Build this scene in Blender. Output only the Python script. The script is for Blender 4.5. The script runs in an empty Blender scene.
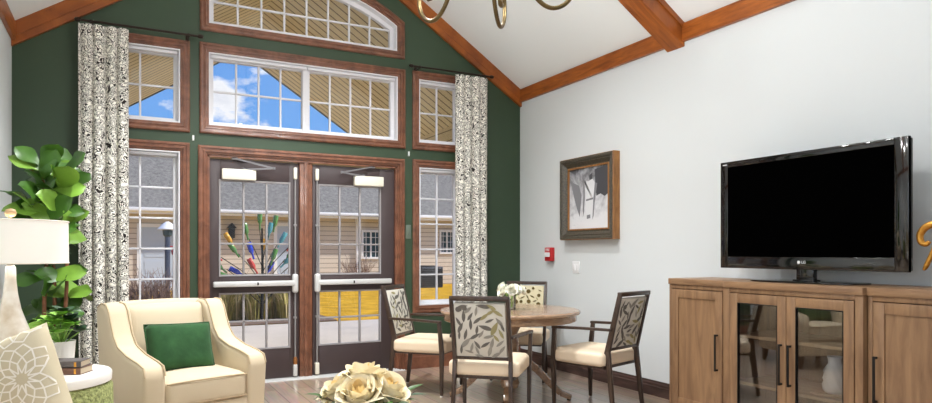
import bpy, bmesh, math, random
from mathutils import Vector, Matrix, noise as mnoise
PI = math.pi
sc = bpy.context.scene
COL = sc.collection
R = math.radians

# ------------------------------------------------------------------ materials
def lin(c):
    return tuple(((v/255)/12.92 if v/255 <= .04045 else ((v/255+.055)/1.055)**2.4) for v in c)

def new_mat(name):
    m = bpy.data.materials.new(name); m.use_nodes = True
    nt = m.node_tree
    b = nt.nodes.get('Principled BSDF')
    return m, nt, b

def P(name, rgb, rough=.5, metal=0, spec=.5, coat=0, bump=0, bscale=80, var=0, vscale=6, sheen=0, trans=0, sub=0):
    m, nt, b = new_mat(name)
    c = lin(rgb)
    b.inputs['Base Color'].default_value = (*c, 1)
    b.inputs['Roughness'].default_value = rough
    b.inputs['Metallic'].default_value = metal
    b.inputs['Specular IOR Level'].default_value = spec
    b.inputs['Coat Weight'].default_value = coat
    b.inputs['Coat Roughness'].default_value = .08
    b.inputs['Sheen Weight'].default_value = sheen
    b.inputs['Transmission Weight'].default_value = trans
    tc = nt.nodes.new('ShaderNodeTexCoord')
    if var:
        n = nt.nodes.new('ShaderNodeTexNoise'); n.inputs['Scale'].default_value = vscale; n.inputs['Detail'].default_value = 5
        nt.links.new(tc.outputs['Object'], n.inputs['Vector'])
        r = nt.nodes.new('ShaderNodeValToRGB')
        r.color_ramp.elements[0].position = .3; r.color_ramp.elements[1].position = .7
        r.color_ramp.elements[0].color = (*[v*(1-var) for v in c], 1)
        r.color_ramp.elements[1].color = (*[min(1, v*(1+var)) for v in c], 1)
        nt.links.new(n.outputs['Fac'], r.inputs['Fac']); nt.links.new(r.outputs['Color'], b.inputs['Base Color'])
    if bump:
        n2 = nt.nodes.new('ShaderNodeTexNoise'); n2.inputs['Scale'].default_value = bscale; n2.inputs['Detail'].default_value = 3
        nt.links.new(tc.outputs['Object'], n2.inputs['Vector'])
        bp = nt.nodes.new('ShaderNodeBump'); bp.inputs['Strength'].default_value = bump; bp.inputs['Distance'].default_value = .01
        nt.links.new(n2.outputs['Fac'], bp.inputs['Height']); nt.links.new(bp.outputs['Normal'], b.inputs['Normal'])
    return m

def WOOD(name, c1, c2, stretch=(1, 1, 8), scale=4, rough=.4, coat=0, spec=.5, bump=.08):
    """stained wood: noise stretched along one axis"""
    m, nt, b = new_mat(name)
    tc = nt.nodes.new('ShaderNodeTexCoord'); mp = nt.nodes.new('ShaderNodeMapping')
    mp.inputs['Scale'].default_value = tuple(8.0/s for s in stretch)
    nt.links.new(tc.outputs['Object'], mp.inputs['Vector'])
    n = nt.nodes.new('ShaderNodeTexNoise'); n.inputs['Scale'].default_value = scale; n.inputs['Detail'].default_value = 8
    n.inputs['Roughness'].default_value = .6; n.inputs['Distortion'].default_value = .8
    nt.links.new(mp.outputs['Vector'], n.inputs['Vector'])
    r = nt.nodes.new('ShaderNodeValToRGB')
    r.color_ramp.elements[0].position = .33; r.color_ramp.elements[1].position = .68
    r.color_ramp.elements[0].color = (*lin(c1), 1); r.color_ramp.elements[1].color = (*lin(c2), 1)
    nt.links.new(n.outputs['Fac'], r.inputs['Fac']); nt.links.new(r.outputs['Color'], b.inputs['Base Color'])
    b.inputs['Roughness'].default_value = rough; b.inputs['Coat Weight'].default_value = coat
    b.inputs['Specular IOR Level'].default_value = spec; b.inputs['Coat Roughness'].default_value = .12
    bp = nt.nodes.new('ShaderNodeBump'); bp.inputs['Strength'].default_value = bump; bp.inputs['Distance'].default_value = .005
    nt.links.new(n.outputs['Fac'], bp.inputs['Height']); nt.links.new(bp.outputs['Normal'], b.inputs['Normal'])
    return m

def GLASS(name, refl=.08, tint=(1, 1, 1)):
    m, nt, b = new_mat(name)
    nt.nodes.remove(b)
    out = nt.nodes.get('Material Output')
    t = nt.nodes.new('ShaderNodeBsdfTransparent'); t.inputs['Color'].default_value = (*tint, 1)
    g = nt.nodes.new('ShaderNodeBsdfGlossy'); g.inputs['Roughness'].default_value = .01
    mx = nt.nodes.new('ShaderNodeMixShader')
    fr = nt.nodes.new('ShaderNodeFresnel'); fr.inputs['IOR'].default_value = 1.45
    ad = nt.nodes.new('ShaderNodeMath'); ad.operation = 'MULTIPLY_ADD'; ad.inputs[1].default_value = 1.0; ad.inputs[2].default_value = refl
    nt.links.new(fr.outputs['Fac'], ad.inputs[0]); nt.links.new(ad.outputs[0], mx.inputs['Fac'])
    nt.links.new(t.outputs[0], mx.inputs[1]); nt.links.new(g.outputs[0], mx.inputs[2]); nt.links.new(mx.outputs[0], out.inputs['Surface'])
    return m

def math_node(nt, op, a=None, b=None):
    n = nt.nodes.new('ShaderNodeMath'); n.operation = op
    for i, v in enumerate((a, b)):
        if v is None: continue
        if isinstance(v, (int, float)): n.inputs[i].default_value = v
        else: nt.links.new(v, n.inputs[i])
    return n.outputs[0]

def PLANKS(name, c_lo, c_hi, c_gap, axis, period, rough=.6, gapw=.12, jitter=.5, coat=0, bumpd=.01):
    """boards with grooves at even spacing along one axis"""
    m, nt, b = new_mat(name)
    tc = nt.nodes.new('ShaderNodeTexCoord'); sx = nt.nodes.new('ShaderNodeSeparateXYZ')
    nt.links.new(tc.outputs['Object'], sx.inputs[0])
    v = math_node(nt, 'DIVIDE', sx.outputs[axis], period)
    fr = math_node(nt, 'FRACT', v); fl = math_node(nt, 'FLOOR', v)
    gap = math_node(nt, 'LESS_THAN', fr, gapw)
    wn = nt.nodes.new('ShaderNodeTexWhiteNoise'); wn.noise_dimensions = '1D'; nt.links.new(fl, wn.inputs['W'])
    ns = nt.nodes.new('ShaderNodeTexNoise'); ns.inputs['Scale'].default_value = 3; ns.inputs['Detail'].default_value = 4
    nt.links.new(tc.outputs['Object'], ns.inputs['Vector'])
    f = math_node(nt, 'ADD', math_node(nt, 'MULTIPLY', wn.outputs['Value'], jitter), math_node(nt, 'MULTIPLY', ns.outputs['Fac'], 1-jitter))
    m1 = nt.nodes.new('ShaderNodeMix'); m1.data_type = 'RGBA'
    nt.links.new(f, m1.inputs['Factor']); m1.inputs['A'].default_value = (*lin(c_lo), 1); m1.inputs['B'].default_value = (*lin(c_hi), 1)
    m2 = nt.nodes.new('ShaderNodeMix'); m2.data_type = 'RGBA'
    nt.links.new(gap, m2.inputs['Factor']); nt.links.new(m1.outputs['Result'], m2.inputs['A']); m2.inputs['B'].default_value = (*lin(c_gap), 1)
    nt.links.new(m2.outputs['Result'], b.inputs['Base Color'])
    b.inputs['Roughness'].default_value = rough
    return m

def FLOOR_MAT():
    m, nt, b = new_mat('plank_floor')
    tc = nt.nodes.new('ShaderNodeTexCoord'); mp = nt.nodes.new('ShaderNodeMapping')
    mp.inputs['Rotation'].default_value = (0, 0, R(90))
    nt.links.new(tc.outputs['Object'], mp.inputs['Vector'])
    br = nt.nodes.new('ShaderNodeTexBrick')
    br.inputs['Scale'].default_value = 1; br.inputs['Brick Width'].default_value = 1.25; br.inputs['Row Height'].default_value = .16
    br.inputs['Mortar Size'].default_value = .003; br.inputs['Color1'].default_value = (*lin((158, 130, 106)), 1)
    br.inputs['Color2'].default_value = (*lin((192, 164, 138)), 1); br.inputs['Mortar'].default_value = (*lin((58, 44, 36)), 1)
    br.offset = .37; br.inputs['Bias'].default_value = 0
    nt.links.new(mp.outputs['Vector'], br.inputs['Vector'])
    mp2 = nt.nodes.new('ShaderNodeMapping'); mp2.inputs['Scale'].default_value = (18, 1.2, 1)
    nt.links.new(tc.outputs['Object'], mp2.inputs['Vector'])
    n = nt.nodes.new('ShaderNodeTexNoise'); n.inputs['Scale'].default_value = 2; n.inputs['Detail'].default_value = 8; n.inputs['Distortion'].default_value = .6
    nt.links.new(mp2.outputs['Vector'], n.inputs['Vector'])
    mx = nt.nodes.new('ShaderNodeMix'); mx.data_type = 'RGBA'; mx.blend_type = 'OVERLAY'; mx.inputs['Factor'].default_value = .55
    nt.links.new(br.outputs['Color'], mx.inputs['A']); nt.links.new(n.outputs['Color'], mx.inputs['B'])
    hs = nt.nodes.new('ShaderNodeHueSaturation'); hs.inputs['Saturation'].default_value = .8
    nt.links.new(mx.outputs['Result'], hs.inputs['Color'])
    nt.links.new(hs.outputs['Color'], b.inputs['Base Color'])
    b.inputs['Roughness'].default_value = .3; b.inputs['Specular IOR Level'].default_value = 1; b.inputs['Coat Weight'].default_value = 1; b.inputs['Coat Roughness'].default_value = .22
    return m

def CURTAIN_MAT():
    m, nt, b = new_mat('curtain_print')
    tc = nt.nodes.new('ShaderNodeTexCoord')
    mp = nt.nodes.new('ShaderNodeMapping'); mp.inputs['Scale'].default_value = (1, 1, .8)
    nt.links.new(tc.outputs['UV'], mp.inputs['Vector'])
    n = nt.nodes.new('ShaderNodeTexNoise'); n.inputs['Scale'].default_value = 23; n.inputs['Detail'].default_value = 0; n.inputs['Distortion'].default_value = 1.0
    nt.links.new(mp.outputs['Vector'], n.inputs['Vector'])
    r = nt.nodes.new('ShaderNodeValToRGB'); r.color_ramp.interpolation = 'LINEAR'
    e = r.color_ramp.elements
    dark, pale = (*lin((46, 42, 40)), 1), (*lin((250, 247, 236)), 1)
    e[0].position = .0; e[0].color = pale; e[1].position = 1; e[1].color = pale
    for p, c in ((.30, pale), (.31, dark), (.365, dark), (.375, pale), (.45, pale), (.457, dark), (.52, dark), (.527, pale), (.60, pale), (.61, dark), (.67, dark), (.68, pale)):
        x = e.new(p); x.color = c
    nt.links.new(n.outputs['Fac'], r.inputs['Fac']); nt.links.new(r.outputs['Color'], b.inputs['Base Color'])
    b.inputs['Roughness'].default_value = .9; b.inputs['Specular IOR Level'].default_value = .1
    return m

def ART_MAT():
    """a soft grey charcoal drawing: a pale hanging cloth between dark hatching"""
    m, nt, b = new_mat('charcoal_drawing')
    tc = nt.nodes.new('ShaderNodeTexCoord'); sx = nt.nodes.new('ShaderNodeSeparateXYZ')
    nt.links.new(tc.outputs['Object'], sx.inputs[0])
    n = nt.nodes.new('ShaderNodeTexNoise'); n.inputs['Scale'].default_value = 5; n.inputs['Detail'].default_value = 6; n.inputs['Distortion'].default_value = 1.5
    nt.links.new(tc.outputs['Object'], n.inputs['Vector'])
    n2 = nt.nodes.new('ShaderNodeTexNoise'); n2.inputs['Scale'].default_value = 28; n2.inputs['Detail'].default_value = 4
    nt.links.new(tc.outputs['Object'], n2.inputs['Vector'])
    # darker towards the top of the sheet, pale towards its lower margin
    zz = math_node(nt, 'MULTIPLY_ADD', sx.outputs[2], 1.1); nt.nodes[-1].inputs[2].default_value = .02
    d = math_node(nt, 'ADD', zz, math_node(nt, 'MULTIPLY', n.outputs['Fac'], .9))
    d2 = math_node(nt, 'ADD', d, math_node(nt, 'MULTIPLY', n2.outputs['Fac'], .35))
    d2 = math_node(nt, 'MULTIPLY', d2, .6)
    r = nt.nodes.new('ShaderNodeValToRGB'); e = r.color_ramp.elements
    e[0].position = .54; e[0].color = (*lin((226, 226, 228)), 1)
    e[1].position = .92; e[1].color = (*lin((78, 78, 82)), 1)
    x = e.new(.72); x.color = (*lin((186, 186, 190)), 1)
    nt.links.new(d2, r.inputs['Fac']); nt.links.new(r.outputs['Color'], b.inputs['Base Color'])
    b.inputs['Roughness'].default_value = .6
    return m

M = {}
M['wall_white'] = P('wall_white', (217, 221, 221), .75, spec=.25, bump=.03, bscale=200)
M['ceil_white'] = P('ceil_white', (243, 248, 248), .85, spec=.2)
M['green'] = P('green_paint', (56, 74, 54), .45, spec=.4, var=.05, vscale=2)
M['orange_wood'] = WOOD('orange_stained_wood', (122, 60, 14), (176, 98, 34), (1, 8, 1), 3, .38, .15)
M['orange_wood_x'] = WOOD('orange_stained_wood_across', (122, 60, 14), (176, 98, 34), (8, 1, 8), 3, .38, .15)
M['red_wood'] = WOOD('red_brown_casing', (98, 60, 42), (138, 90, 66), (3, 3, 3), 3, .36, .25)
M['dark_base'] = WOOD('dark_baseboard', (50, 34, 30), (82, 60, 54), (1, 8, 1), 3, .35, .2)
M['vinyl'] = P('white_vinyl', (226, 226, 230), .4)
M['door_brown'] = P('dark_brown_door', (66, 54, 54), .45, spec=.5, var=.06)
M['steel'] = P('satin_aluminium', (216, 216, 214), .35, .25)
M['cream_metal'] = P('cream_enamel', (236, 230, 212), .4)
M['grey_metal'] = P('grey_metal', (126, 124, 126), .45, .2)
M['rod_grey'] = P('rod_grey', (150, 147, 146), .4, .3)
M['brass'] = P('brass', (190, 130, 80), .35, .8)
M['floor'] = FLOOR_MAT()
M['glass'] = GLASS('window_glass', .0)
M['cab_glass'] = GLASS('cabinet_glass', .07, (.98, .98, .97))
M['vase_glass'] = GLASS('clear_glass', .06, (.93, .95, .95))
M['curtain'] = CURTAIN_MAT()
M['bronze'] = P('dark_bronze', (52, 42, 36), .4, .7)
M['cream_fabric'] = P('cream_upholstery', (211, 195, 167), .85, spec=.15, bump=.12, bscale=260, var=.03, vscale=3, sheen=.1)
M['cream_piping'] = P('cream_piping', (190, 170, 140), .8, spec=.15)
M['seat_fabric'] = P('cream_vinyl_seat', (232, 212, 184), .5, spec=.35, var=.02)
M['dark_wood'] = WOOD('espresso_wood', (48, 34, 26), (72, 54, 42), (1, 1, 6), 6, .38, .2)
M['print_ground'] = P('print_ground', (212, 208, 196), .85, spec=.15, bump=.08, bscale=300)
M['print_grey'] = P('print_grey', (108, 104, 98), .85, spec=.15)
M['print_mid'] = P('print_mid_grey', (150, 146, 136), .85, spec=.15)
M['print_olive'] = P('print_olive', (158, 150, 108), .85, spec=.15)
M['print_ground_warm'] = P('print_ground_warm', (206, 196, 164), .85, spec=.15)
M['print_olive_dark'] = P('print_olive_dark', (92, 78, 44), .85, spec=.15)
M['table_wood'] = WOOD('taupe_table_wood', (138, 110, 86), (170, 140, 112), (8, 1, 1), 4, .24, .35)
M['console_wood'] = WOOD('oak_console_wood', (116, 86, 60), (152, 118, 84), (1.2, 1.2, 9), 2.4, .45, .08, bump=.1)
M['console_wood_h'] = WOOD('oak_console_wood_long', (118, 88, 62), (156, 122, 88), (1.2, 9, 1.2), 2.4, .45, .08, bump=.1)
M['cab_in'] = WOOD('oak_cabinet_inside', (164, 134, 104), (194, 166, 134), (1.2, 9, 1.2), 3.2, .5)
M['black_metal'] = P('black_metal', (34, 32, 31), .4, .6)
M['tv_black'] = P('gloss_black', (10, 10, 11), .07, spec=.6, coat=.5)
M['tv_screen'] = P('screen_black', (2, 2, 2), .6, spec=.0)
M['white_mark'] = P('white_lettering', (220, 220, 220), .5)
M['green_velvet'] = P('green_velvet', (44, 80, 46), .85, spec=.15, var=.3, vscale=9, sheen=.12, bump=.15, bscale=40)
M['ivory'] = P('ivory_shade', (244, 238, 226), .9, spec=.1)
M['marble'] = P('white_marble', (240, 236, 230), .35, var=.04, vscale=5)
M['green_texture'] = P('green_nubby_weave', (150, 156, 104), .95, spec=.1, var=.5, vscale=70, bump=1.0, bscale=90)
M['pale_blue'] = P('pale_blue_band', (178, 200, 200), .7)
M['pale_wood'] = P('pale_turned_wood', (196, 160, 116), .5)
M['pot'] = P('white_ceramic', (232, 230, 226), .35)
M['leaf'] = P('fig_leaf', (64, 104, 34), .38, spec=.5, var=.45, vscale=3)
M['leaf2'] = P('fig_leaf_pale', (118, 158, 58), .4, spec=.5, var=.3, vscale=4)
M['leaf_lime'] = P('lime_leaf', (142, 190, 84), .4, var=.25, vscale=10)
M['leaf_dark'] = P('dark_leaf', (48, 78, 50), .4, var=.2, vscale=10)
M['bark'] = P('brown_bark', (128, 84, 56), .8, var=.3, vscale=20)
M['soil'] = P('soil', (52, 40, 32), .95)
M['book_grey'] = P('grey_book_cloth', (84, 78, 76), .7)
M['book_brown'] = P('brown_book_leather', (104, 72, 56), .55)
M['paper'] = P('book_paper', (206, 190, 164), .9, bump=.2, bscale=200)
M['pillow'] = P('beige_linen', (204, 192, 164), .9, spec=.1, bump=.1, bscale=300)
M['pillow_line'] = P('ivory_embroidery', (238, 232, 220), .85, spec=.1)
M['petal'] = P('cream_rose_petal', (250, 236, 200), .8, spec=.12, var=.05, vscale=30)
M['petal_w'] = P('white_petal', (242, 240, 226), .6, spec=.3)
M['petal_core'] = P('yellow_rose_heart', (246, 218, 156), .8, spec=.12)
M['silver'] = P('mirrored_silver', (210, 212, 214), .12, 1)
M['gold'] = P('gold_leaf', (204, 146, 62), .34, .8, var=.25, vscale=30, bump=.25, bscale=60)
M['chand'] = P('antique_brass_iron', (104, 88, 58), .32, .85, var=.2, vscale=12)
M['candle'] = P('ivory_candle', (232, 224, 204), .6)
M['red'] = P('fire_red', (196, 32, 36), .4)
M['plate'] = P('white_plastic', (240, 240, 240), .4)
M['grey_plate'] = P('grey_green_plate', (104, 116, 102), .5)
M['picture_dark'] = WOOD('dark_grey_frame', (52, 48, 40), (96, 88, 74), (1, 1, 1), 8, .4, .2)
M['picture_gold'] = WOOD('honey_frame_edge', (128, 82, 36), (168, 116, 58), (1, 1, 6), 4, .4, .15)
M['art'] = ART_MAT()
M['art_white'] = P('art_white', (226, 226, 228), .7)
M['art_grey'] = P('art_grey', (128, 128, 132), .7)
M['art_dark'] = P('art_dark', (70, 70, 74), .7)
M['soffit'] = PLANKS('tan_soffit_boards', (226, 206, 154), (240, 222, 172), (128, 104, 64), 1, .16, .6, .16)
M['soffit_h'] = PLANKS('tan_beam_boards', (226, 206, 154), (238, 220, 170), (150, 126, 84), 2, .14, .6, .1)
M['fascia'] = P('dark_fascia', (78, 80, 84), .6)
M['siding'] = PLANKS('beige_siding', (206, 194, 178), (216, 204, 188), (150, 138, 122), 2, .17, .7, .16, jitter=.3)
M['shingle'] = P('grey_shingles', (124, 121, 116), .9, spec=.1, var=.28, vscale=9, bump=.4, bscale=20)
M['white_paint'] = P('white_outdoor_paint', (232, 232, 232), .6)
M['blue_white'] = P('pale_blue_door', (184, 196, 210), .5)
M['dark_glass'] = P('dark_window_glass', (54, 76, 82), .35, spec=.3)
M['lawn'] = P('winter_lawn', (196, 152, 50), .95, spec=.05, var=.28, vscale=2.2, bump=.5, bscale=30)
M['concrete'] = P('pale_concrete', (196, 188, 178), .85, spec=.2, var=.08, vscale=1.5)
M['twig'] = P('grey_brown_twig', (122, 100, 92), .9)
M['grass_blade'] = P('olive_grass_blade', (172, 164, 92), .8, var=.4, vscale=6)
M['grass_straw'] = P('straw_grass_blade', (232, 214, 158), .8)
M['navy'] = P('navy_post', (60, 70, 92), .5)
M['ac'] = P('dark_grey_unit', (58, 62, 70), .6)
for nm, c in dict(b_blue=(30, 60, 190), b_green=(80, 130, 60), b_amber=(206, 150, 40), b_red=(190, 60, 50), b_teal=(80, 150, 160)).items():
    M[nm] = P('bottle_' + nm[2:], c, .12, spec=.7, coat=.4)
M['mulch'] = P('mulch', (112, 92, 80), .95, var=.3, vscale=12)
M['bulb'] = None
def EMIT(name, rgb, s):
    m, nt, b = new_mat(name)
    b.inputs['Base Color'].default_value = (*lin(rgb), 1)
    b.inputs['Emission Color'].default_value = (*lin(rgb), 1); b.inputs['Emission Strength'].default_value = s
    return m
M['bulb'] = EMIT('lit_bulb', (255, 236, 206), 6)
M['lens'] = EMIT('added_light_lens', (255, 250, 240), 1.5)  # glowing lens of the added ceiling lights
def SHADE():
    m, nt, b = new_mat('lit_lamp_shade'); nt.nodes.remove(b)
    out = nt.nodes.get('Material Output')
    d = nt.nodes.new('ShaderNodeBsdfDiffuse'); d.inputs['Color'].default_value = (*lin((248, 247, 244)), 1)
    t = nt.nodes.new('ShaderNodeBsdfTranslucent'); t.inputs['Color'].default_value = (*lin((250, 248, 244)), 1)
    mx = nt.nodes.new('ShaderNodeMixShader'); mx.inputs['Fac'].default_value = .4
    nt.links.new(d.outputs[0], mx.inputs[1]); nt.links.new(t.outputs[0], mx.inputs[2]); nt.links.new(mx.outputs[0], out.inputs['Surface'])
    return m
M['shade'] = SHADE()
def MERCURY():
    m, nt, b = new_mat('mercury_glass')
    tc = nt.nodes.new('ShaderNodeTexCoord'); n = nt.nodes.new('ShaderNodeTexNoise'); n.inputs['Scale'].default_value = 9; n.inputs['Detail'].default_value = 6
    nt.links.new(tc.outputs['Object'], n.inputs['Vector'])
    r = nt.nodes.new('ShaderNodeValToRGB'); e = r.color_ramp.elements
    e[0].position = .35; e[0].color = (*lin((196, 178, 150)), 1); e[1].position = .62; e[1].color = (*lin((236, 230, 220)), 1)
    nt.links.new(n.outputs['Fac'], r.inputs['Fac']); nt.links.new(r.outputs['Color'], b.inputs['Base Color'])
    b.inputs['Roughness'].default_value = .22; b.inputs['Coat Weight'].default_value = .5
    return m
M['mercury'] = MERCURY()

# ------------------------------------------------------------------ mesh builder
class MB:
    def __init__(s):
        s.v = []; s.f = []; s.m = []; s.uv = None
    def add(s, verts, faces, mi=0):
        o = len(s.v); s.v += [tuple(p) for p in verts]
        for f in faces: s.f.append(tuple(i+o for i in f)); s.m.append(mi)
    def box(s, x0, x1, y0, y1, z0, z1, bev=0, mi=0, seg=2, mat=None):
        x0, x1 = min(x0, x1), max(x0, x1); y0, y1 = min(y0, y1), max(y0, y1); z0, z1 = min(z0, z1), max(z0, z1)
        vs = [Vector((x, y, z)) for x in (x0, x1) for y in (y0, y1) for z in (z0, z1)]
        fs = [(0, 1, 3, 2), (4, 6, 7, 5), (0, 4, 5, 1), (2, 3, 7, 6), (0, 2, 6, 4), (1, 5, 7, 3)]
        s.hull(vs, fs, bev, mi, seg, mat)
    def hull(s, vs, fs, bev=0, mi=0, seg=2, mat=None):
        if bev:
            bm = bmesh.new(); bv = [bm.verts.new(p) for p in vs]
            for f in fs: bm.faces.new([bv[i] for i in f])
            bmesh.ops.recalc_face_normals(bm, faces=bm.faces)
            bmesh.ops.bevel(bm, geom=list(bm.edges), offset=bev, segments=seg, affect='EDGES', profile=.5)
            bm.verts.index_update()
            vs = [v.co.copy() for v in bm.verts]; fs = [[v.index for v in f.verts] for f in bm.faces]; bm.free()
        if mat: vs = [mat @ Vector(p) for p in vs]
        s.add(vs, fs, mi)
    def prism(s, poly, a, b, axis='y', bev=0, mi=0, seg=2, mat=None):
        """poly in the two other axes, extruded from a to b along axis"""
        def mk(p, t):
            return Vector((p[0], t, p[1])) if axis == 'y' else (Vector((t, p[0], p[1])) if axis == 'x' else Vector((p[0], p[1], t)))
        n = len(poly)
        vs = [mk(p, a) for p in poly] + [mk(p, b) for p in poly]
        fs = [tuple(range(n))[::-1], tuple(range(n, 2*n))] + [(i, (i+1) % n, n+(i+1) % n, n+i) for i in range(n)]
        s.hull(vs, fs, bev, mi, seg, mat)
    def tube(s, pts, r, n=8, mi=0, cap=True):
        pts = [Vector(p) for p in pts]; k = len(pts)
        rs = r if isinstance(r, (list, tuple)) else [r]*k
        T = []
        for i in range(k):
            t = pts[min(i+1, k-1)]-pts[max(i-1, 0)]
            T.append(t.normalized() if t.length > 1e-9 else Vector((0, 0, 1)))
        up = Vector((0, 0, 1)) if abs(T[0].z) < .9 else Vector((1, 0, 0))
        N = (up-T[0]*up.dot(T[0])).normalized()
        vs = []
        for i in range(k):
            N = (N-T[i]*N.dot(T[i]))
            N = N.normalized() if N.length > 1e-6 else Vector((1, 0, 0))
            B = T[i].cross(N)
            for j in range(n):
                a = 2*PI*j/n
                vs.append(pts[i]+(N*math.cos(a)+B*math.sin(a))*rs[i])
        fs = [(i*n+j, i*n+(j+1) % n, (i+1)*n+(j+1) % n, (i+1)*n+j) for i in range(k-1) for j in range(n)]
        if cap: fs += [tuple(range(n))[::-1], tuple((k-1)*n+j for j in range(n))]
        s.add(vs, fs, mi)
    def bar(s, a, b, wa, ha, wb=None, hb=None, side=(1, 0, 0), bev=0, mi=0):
        """tapered rectangular bar from a to b"""
        a = Vector(a); b = Vector(b); wb = wa if wb is None else wb; hb = ha if hb is None else hb
        t = (b-a).normalized(); sd = Vector(side); sd = (sd-t*sd.dot(t)).normalized(); u = t.cross(sd)
        vs = []
        for p, w, h in ((a, wa, ha), (b, wb, hb)):
            for q, e in ((-1, -1), (1, -1), (1, 1), (-1, 1)): vs.append(p+sd*(q*w/2)+u*(e*h/2))
        fs = [(0, 3, 2, 1), (4, 5, 6, 7), (0, 1, 5, 4), (1, 2, 6, 5), (2, 3, 7, 6), (3, 0, 4, 7)]
        s.hull(vs, fs, bev, mi)
    def lathe(s, prof, n=32, c=(0, 0, 0), mi=0, fn=None):
        vs = []; k = len(prof)
        for (r, z) in prof:
            for j in range(n):
                a = 2*PI*j/n; rr = max(r, 1e-4)
                if fn: rr *= fn(a, z)
                vs.append((c[0]+rr*math.cos(a), c[1]+rr*math.sin(a), c[2]+z))
        fs = [(i*n+j, i*n+(j+1) % n, (i+1)*n+(j+1) % n, (i+1)*n+j) for i in range(k-1) for j in range(n)]
        fs += [tuple(range(n))[::-1], tuple((k-1)*n+j for j in range(n))]
        s.add(vs, fs, mi)
    def soft(s, x0, x1, y0, y1, z0, z1, r=.04, bulge=(0, 0, 0), n=10, mi=0, mat=None):
        """upholstered block: rounded box whose faces bulge"""
        cx, cy, cz = (x0+x1)/2, (y0+y1)/2, (z0+z1)/2; h = Vector(((x1-x0)/2, (y1-y0)/2, (z1-z0)/2))
        bm = bmesh.new(); bmesh.ops.create_cube(bm, size=2)
        bmesh.ops.subdivide_edges(bm, edges=list(bm.edges), cuts=n, use_grid_fill=True)
        vs = []
        bm.verts.index_update()
        for v in bm.verts:
            u = v.co
            # denser near edges
            w = Vector([math.copysign(abs(q)**.8, q) for q in u])
            p = Vector((w.x*h.x, w.y*h.y, w.z*h.z))
            inner = Vector([max(-(h[i]-r), min(h[i]-r, p[i])) for i in range(3)])
            d = p-inner
            q = inner+(d.normalized()*r if d.length > 1e-9 else d)
            for i in range(3):
                j, k = (i+1) % 3, (i+2) % 3
                q[i] += math.copysign(1, w[i])*bulge[i]*(1-w[j]**2)*(1-w[k]**2)*abs(w[i])
            q += Vector((cx, cy, cz)); vs.append(mat @ q if mat else q)
        fs = [[v.index for v in f.verts] for f in bm.faces]; bm.free()
        s.add(vs, fs, mi)
    def sweep(s, poly, prof, closed=True, mi=0, plane='xz', const=0):
        """profile of (inset, depth) swept round a closed polygon in the xz plane, mitred"""
        n = len(poly)
        rings = []
        for ins, dep in prof:
            q = inset(poly, ins)
            rings.append([(p[0], dep, p[1]) for p in q] if plane == 'xz' else [(dep, p[0], p[1]) for p in q])
        vs = [p for rg in rings for p in rg]; k = len(prof); fs = []
        for i in range(k):
            i2 = (i+1) % k
            for j in range(n): fs.append((i*n+j, i*n+(j+1) % n, i2*n+(j+1) % n, i2*n+j))
        s.add(vs, fs, mi)
    def build(s, name, mats, parent=None, loc=None, rz=0, smooth=35):
        me = bpy.data.meshes.new(name); me.from_pydata(s.v, [], s.f)
        mats = mats if isinstance(mats, (list, tuple)) else [mats]
        for m in mats: me.materials.append(M[m] if isinstance(m, str) else m)
        for p, i in zip(me.polygons, s.m): p.material_index = i
        if s.uv:
            ul = me.uv_layers.new(name='UVMap')
            for lp in me.loops: ul.data[lp.index].uv = s.uv[lp.vertex_index]
        me.update()
        bm = bmesh.new(); bm.from_mesh(me); bmesh.ops.recalc_face_normals(bm, faces=bm.faces); bm.to_mesh(me); bm.free()
        if smooth:
            for p in me.polygons: p.use_smooth = True
            me.set_sharp_from_angle(angle=R(smooth))
        o = bpy.data.objects.new(name, me); COL.objects.link(o)
        if parent: o.parent = parent
        if loc: o.location = loc
        o.rotation_euler = (0, 0, rz)
        return o

def inset(poly, d):
    n = len(poly); out = []
    ar = sum(poly[i][0]*poly[(i+1) % n][1]-poly[(i+1) % n][0]*poly[i][1] for i in range(n))
    sg = 1 if ar > 0 else -1
    for i in range(n):
        p0, p1, p2 = Vector(poly[i-1]), Vector(poly[i]), Vector(poly[(i+1) % n])
        a = (p1-p0).normalized(); b = (p2-p1).normalized()
        na = Vector((-a.y, a.x))*sg; nb = Vector((-b.y, b.x))*sg
        m = na+nb; k = m.dot(na)
        out.append(tuple(p1+m*(d/k)))
    return out

def rect(x0, x1, z0, z1): return [(x0, z0), (x1, z0), (x1, z1), (x0, z1)]

def tag(o, label=None, cat=None, group=None, kind=None):
    if label: o['label'] = label
    if cat: o['category'] = cat
    if group: o['group'] = group
    if kind: o['kind'] = kind
    return o

def thing(name, loc, rz, label, cat, group=None, kind=None):
    o = bpy.data.objects.new(name, None); COL.objects.link(o)
    o.location = loc; o.rotation_euler = (0, 0, rz); o.empty_display_size = .1
    return tag(o, label, cat, group, kind)

def kids(o): return [c for c in bpy.data.objects if c.parent == o]
def copy_tree(o, parent=None):
    c = o.copy(); COL.objects.link(c)
    if parent: c.parent = parent
    for ch in kids(o): copy_tree(ch, c)
    return c

def text_part(body, size, mat, parent, M4, depth=.001, name='lettering'):
    cu = bpy.data.curves.new('t', 'FONT'); cu.body = body; cu.size = size; cu.extrude = depth
    cu.align_x = 'CENTER'; cu.align_y = 'CENTER'
    ob = bpy.data.objects.new('t', cu); COL.objects.link(ob)
    dg = bpy.context.evaluated_depsgraph_get(); dg.update()
    me = bpy.data.meshes.new_from_object(ob.evaluated_get(dg))
    bpy.data.objects.remove(ob); bpy.data.curves.remove(cu)
    me.transform(M4); me.materials.clear(); me.materials.append(M[mat]); me.name = name
    o = bpy.data.objects.new(name, me); COL.objects.link(o); o.parent = parent
    return o

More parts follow.
